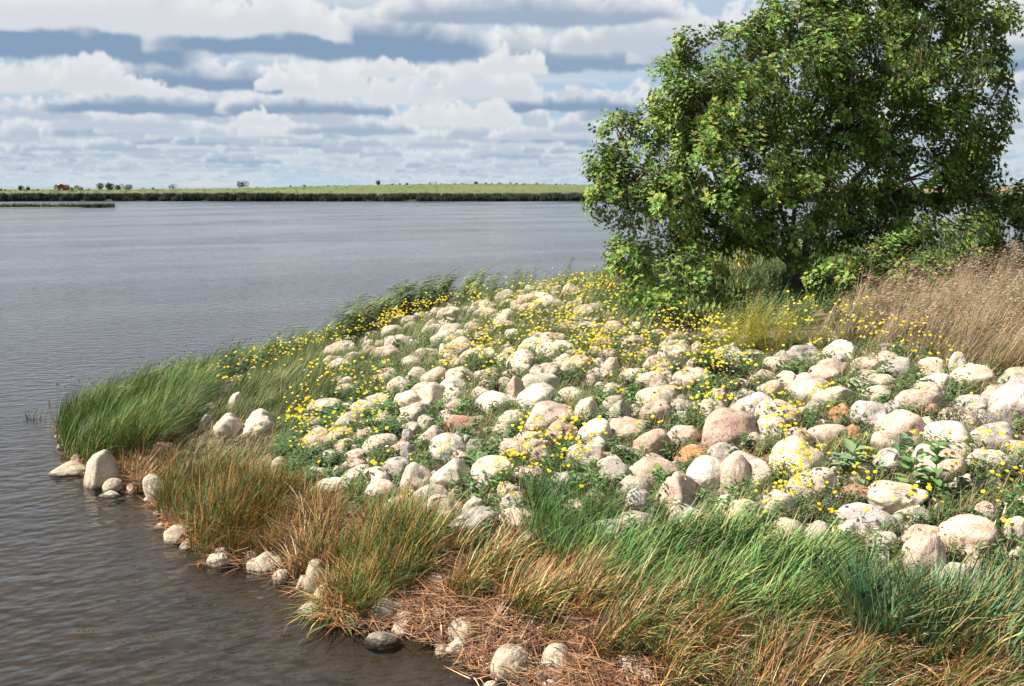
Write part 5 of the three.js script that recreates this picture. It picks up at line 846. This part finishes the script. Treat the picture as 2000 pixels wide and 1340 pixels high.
shrub('green_shrub', 'spreading green shrub along the right foot of the maple', [[1640, 545, 0, 0.42, 590], [1700, 520, 0, 0.5, 580], [1760, 505, 0.1, 0.5, 575], [1820, 485, 0.1, 0.5, 570], [1880, 465, 0.2, 0.52, 560], [1600, 560, 0, 0.32, 595], [1690, 555, -0.2, 0.36, 595], [1790, 535, -0.2, 0.36, 590]], 420);
shrub('green_shrub', 'higher green shrub at the right frame edge behind the dry grass', [[1960, 440, 0.6, 0.55, 545], [2020, 420, 0.6, 0.6, 545], [1920, 450, 0.5, 0.4, 550], [2080, 430, 0.5, 0.6, 545], [1995, 405, 0.8, 0.4, 545]], 420);
shrub('yellow_shrub', 'yellow green bush behind the leaning maple stems', [[1380, 490, 0.2, 0.4, 555], [1340, 478, 0.4, 0.34, 550], [1430, 500, 0.4, 0.36, 555]], 420, many(3, () => sprig(0.2, 7, [[0.28, 0.29, 0.04], [0.22, 0.25, 0.04], [0.34, 0.33, 0.05]])));
// ---------- across the river ----------
{
  // reeds along the far bank and on the mud spit
  const reedClump = () => { const g = new Geo(); for (let k = 0; k < 30; k++) g.blade(rr(-1.4, 1.4), rr(-0.6, 0.6), rr(1.3, 2.0), rr(-1, 1), rr(0, 0.25), 0.3, 0.22, jit(pick([[0.010, 0.02, 0.007], [0.015, 0.026, 0.009], [0.008, 0.014, 0.006]])), 2); return g.build(); };
  const spots = []; for (let i = 0; i < 4500; i++) { const x = rr(-330, 330), s = rr(0, 1) ** 1.5 * 9, z = farZ(x) - s; spots.push([x, farLand(x, z) - 0.1, z, rr(0.75, 0.95) * (1 + 0.2 * n2(x * 0.03, 3)) * (1 - s * 0.03), rr(-0.5, 0.5), 0]); }
  stuff('far_reeds', 'dark reed belt along the far bank of the river', [['reed_clumps', many(4, reedClump), M.straw, spots]]);
  const [ax, az] = onLevel(240, 405), tip = [ax, az], pts = []; const g = new THREE.BufferGeometry(), pos = [], idx = [], N = 40;
  for (let i = 0; i <= N; i++) { const t = i / N, x = mix(ax, ax - 95, t), w = 0.15 + 6.5 * sstep(0, 0.35, t) + 1.5 * Math.sin(t * 9), zc = az + 2.5 + 11 * t; pos.push(x, -0.05, zc + w, x, 0.16 * sstep(0, 0.1, t) + 0.02, zc + w * 0.6, x, 0.2 * sstep(0, 0.1, t) + 0.02, zc - w * 0.6, x, -0.05, zc - w); if (t > 0.02) pts.push([x, zc, w]); if (i < N) for (let k = 0; k < 3; k++) { const a = i * 4 + k; idx.push(a, a + 4, a + 1, a + 1, a + 4, a + 5); } }
  g.setAttribute('position', new THREE.Float32BufferAttribute(pos, 3)); g.setIndex(idx); g.computeVertexNormals();
  tag(meshOf('mud_spit', g, std([0.07, 0.05, 0.035], { side: THREE.DoubleSide })), 'low brown mud spit reaching into the river from the left', null, null, 'structure');
  const sp = []; for (let i = 0; i < 700; i++) { const [x, z, w] = pick(pts); sp.push([x + rr(-1.2, 1.2), 0.1, z + rr(-0.55, 0.45) * w, rr(0.3, 0.5), rr(-0.5, 0.5), 0]); }
  stuff('spit_grass', 'dark green grass covering the low mud spit', [['grass_clumps', many(3, () => { const q = new Geo(); for (let k = 0; k < 26; k++) q.blade(rr(-1.6, 1.6), rr(-1, 1), rr(1.2, 2.2), rr(-1, 1), rr(0, 0.3), 0.4, 0.2, jit(pick([[0.045, 0.085, 0.025], [0.06, 0.10, 0.03], [0.035, 0.06, 0.02]])), 2); return q.build(); }), M.grass, sp]]);
  // rough grass that breaks the field's skyline
  const fg = []; for (let i = 0; i < 2600; i++) { const x = rr(-300, 330), s = rr(10, 330), z = farZ(x) - s; fg.push([x, farLand(x, z), z, rr(0.15, 0.42), rr(-0.5, 0.5), 0]); }
  stuff('field_grass', 'rough yellow green grass on the far field', [['grass_clumps', many(3, () => { const q = new Geo(); for (let k = 0; k < 18; k++) q.blade(rr(-2, 2), rr(-1.5, 1.5), rr(1.2, 2.2), rr(-1, 1), rr(0, 0.3), 0.4, 0.22, jit(pick([[0.12, 0.145, 0.035], [0.16, 0.17, 0.05], [0.2, 0.17, 0.07], [0.08, 0.11, 0.03]])), 2); return q.build(); }), M.grass, fg]]);
}
function farTree(label, px, wpx, hpx, group, tone = 0, dist = 560) {
  const d = ray(px, 366), k = dist / -d.z, x = d.x * k, z = -dist, y = farLand(x, z) - 0.3, s = dist / FOCAL, w = wpx * s, h = hpx * s, t = thing('far_tree', label, 'tree', V(x, y, z), group), tr = new Geo(), cr = new Geo();
  tr.tube([V(0, 0, 0), V(0.1 * w * 0.1, h * 0.5, 0)], h * 0.03, h * 0.018, [0.1, 0.08, 0.06], 5); meshOf('trunk', tr.build(), M.straw, t);
  const cs = [[0.030, 0.055, 0.028], [0.055, 0.085, 0.05], [0.10, 0.125, 0.075]][tone], n = tone === 2 ? 240 : 420, blobs = Array.from({ length: 5 }, () => [rr(-0.28, 0.28), rr(0.3, 0.68), rr(-0.28, 0.28), rr(0.26, 0.38)]);
  for (let i = 0; i < n; i++) { const b = pick(blobs), e = V(R() * 2 - 1, R() * 2 - 1, R() * 2 - 1).normalize().multiplyScalar(b[3] * Math.cbrt(rr(0.3, 1.1))), p = V((b[0] + e.x) * w, Math.max(0.05, b[1] + e.y) * h, (b[2] + e.z) * w); cr.leaf(p, V(rr(-1, 1), rr(-1, 1), rr(-1, 1)), V(0.2, 1, 0.1), 0.13 * h, 0.1 * h, jit(cs, 0.25), 0.2, 0.2); }
  meshOf('crown', cr.build(), M.leaf, t).userData.kind = 'stuff'; return t;
}
farTree('dark clump tree alone on the top of the far rise', 473, 22, 15, null, 0);
farTree('tallest dark tree of the far grove right of the barn', 215, 17, 19, null, 0);
farTree('lighter tree at the left end of the far grove', 196, 13, 15, null, 1);
farTree('dark tree in the middle of the far grove', 232, 15, 14, null, 0);
farTree('broad lower tree at the right end of the far grove', 250, 24, 14, null, 1);
farTree('pale open crowned tree between the grove and the rise', 336, 19, 13, null, 2);
farTree('grey green round tree left of the barn', 41, 10, 14, null, 1);
farTree('small dark tree next to the grey green round one', 53, 9, 10, null, 0);
farTree('small dark bush between the two far farm buildings', 141, 8, 8, null, 0);
farTree('olive bush right of the far white shed', 156, 11, 8, null, 1);
farTree('upright grey shrub standing above the far field near its middle', 739, 9, 11, null, 1);
farTree('dark shrub on the far skyline left of the maple', 930, 8, 8, null, 0);
const FAR_NAMED = [[0, 'left frame edge'], [53, 'small dark tree near the left horizon'], [156, 'farm buildings'], [250, 'far grove'], [473, 'lone dark tree on the rise'], [739, 'upright grey shrub'], [930, 'dark skyline shrub'], [1900, 'maple crown']], counts = {};
for (const [x, w, h, tone] of [[2, 5, 6, 0], [10, 4, 5, 1], [73, 5, 5, 1], [173, 7, 5, 1], [278, 9, 6, 2], [298, 7, 6, 1], [567, 6, 5, 1], [594, 8, 6, 1], [640, 7, 4, 1], [655, 9, 4, 2], [685, 8, 4, 2], [767, 9, 5, 1], [781, 5, 5, 1], [795, 6, 6, 1], [820, 5, 4, 2], [841, 8, 6, 2], [850, 10, 6, 2], [862, 6, 4, 2], [888, 7, 4, 1], [903, 14, 5, 2], [948, 8, 5, 1], [960, 6, 5, 2], [975, 12, 7, 2], [996, 10, 6, 2], [1008, 8, 5, 1], [1025, 8, 4, 1], [1048, 10, 6, 2], [1062, 8, 5, 2], [1085, 8, 4, 1], [1105, 6, 4, 1], [1960, 20, 9, 2], [1990, 24, 9, 1]]) { const [nx, nn] = FAR_NAMED.filter((q) => q[0] < x).pop() ?? [0, 'left frame edge']; farTree(['first', 'second', 'third', 'fourth', 'fifth', 'sixth', 'seventh', 'eighth', 'ninth', 'tenth', 'eleventh', 'twelfth'][counts[nx] = (counts[nx] ?? -1) + 1] + ' tiny shrub right of the ' + nn, x, w, h, 'small shrubs along the far horizon', tone); }
// farm buildings on the horizon
function shed(name, label, px, wpx, hpx, wall, roof, gambrel, dist = 555) {
  const d = ray(px, 366), k = dist / -d.z, x = d.x * k, z = -dist, y = farLand(x, z) - 0.2, s = dist / FOCAL, w = wpx * s, h = hpx * s, t = thing(name, label, 'barn', V(x, y, z)), dp = w * 1.4;
  const sh = new THREE.Shape(); sh.moveTo(-w / 2, 0); sh.lineTo(w / 2, 0); sh.lineTo(w / 2, h * 0.5); if (gambrel) { sh.lineTo(w * 0.36, h * 0.82); sh.lineTo(0, h); sh.lineTo(-w * 0.36, h * 0.82); } else { sh.lineTo(0, h); } sh.lineTo(-w / 2, h * 0.5); sh.closePath();
  const g = new THREE.ExtrudeGeometry(sh, { depth: dp, bevelEnabled: false }); g.translate(0, 0, -dp); meshOf('wall', g, std(wall), t);
  const prof = gambrel ? [[-0.53, 0.48], [-0.37, 0.84], [0, 1.03], [0.37, 0.84], [0.53, 0.48]] : [[-0.54, 0.46], [0, 1.04], [0.54, 0.46]], rs = new THREE.Shape(); prof.forEach(([a, b], i) => (i ? rs.lineTo(a * w, b * h + 0.08) : rs.moveTo(a * w, b * h + 0.08))); [...prof].reverse().forEach(([a, b]) => rs.lineTo(a * w * 1.03, b * h + 0.3)); rs.closePath();
  const r = new THREE.ExtrudeGeometry(rs, { depth: dp + 0.6, bevelEnabled: false }); r.translate(0, 0, -dp - 0.3); meshOf('roof', r, std(roof), t);
  const door = new THREE.BoxGeometry(w * 0.3, h * 0.36, 0.12); meshOf('door', door, std([0.75, 0.72, 0.68]), t).position.set(0, h * 0.18, 0.03);
  const win = new THREE.BoxGeometry(w * 0.12, h * 0.12, 0.1); meshOf('window', win, std([0.06, 0.06, 0.07]), t).position.set(0, h * 0.66, 0.03);
}
shed('red_barn', 'red barn with a rounded roof far across the river', 120, 14, 12, [0.24, 0.05, 0.04], [0.30, 0.2, 0.19], true);
shed('pale_barn', 'pale pinkish barn behind the left of the red one', 111, 11, 11, [0.62, 0.5, 0.46], [0.6, 0.5, 0.46], true, 575);
shed('white_shed', 'small whitish shed right of the red barn across the river', 148, 8, 9, [0.66, 0.56, 0.5], [0.5, 0.42, 0.4], false);
renderer.render(scene, camera);
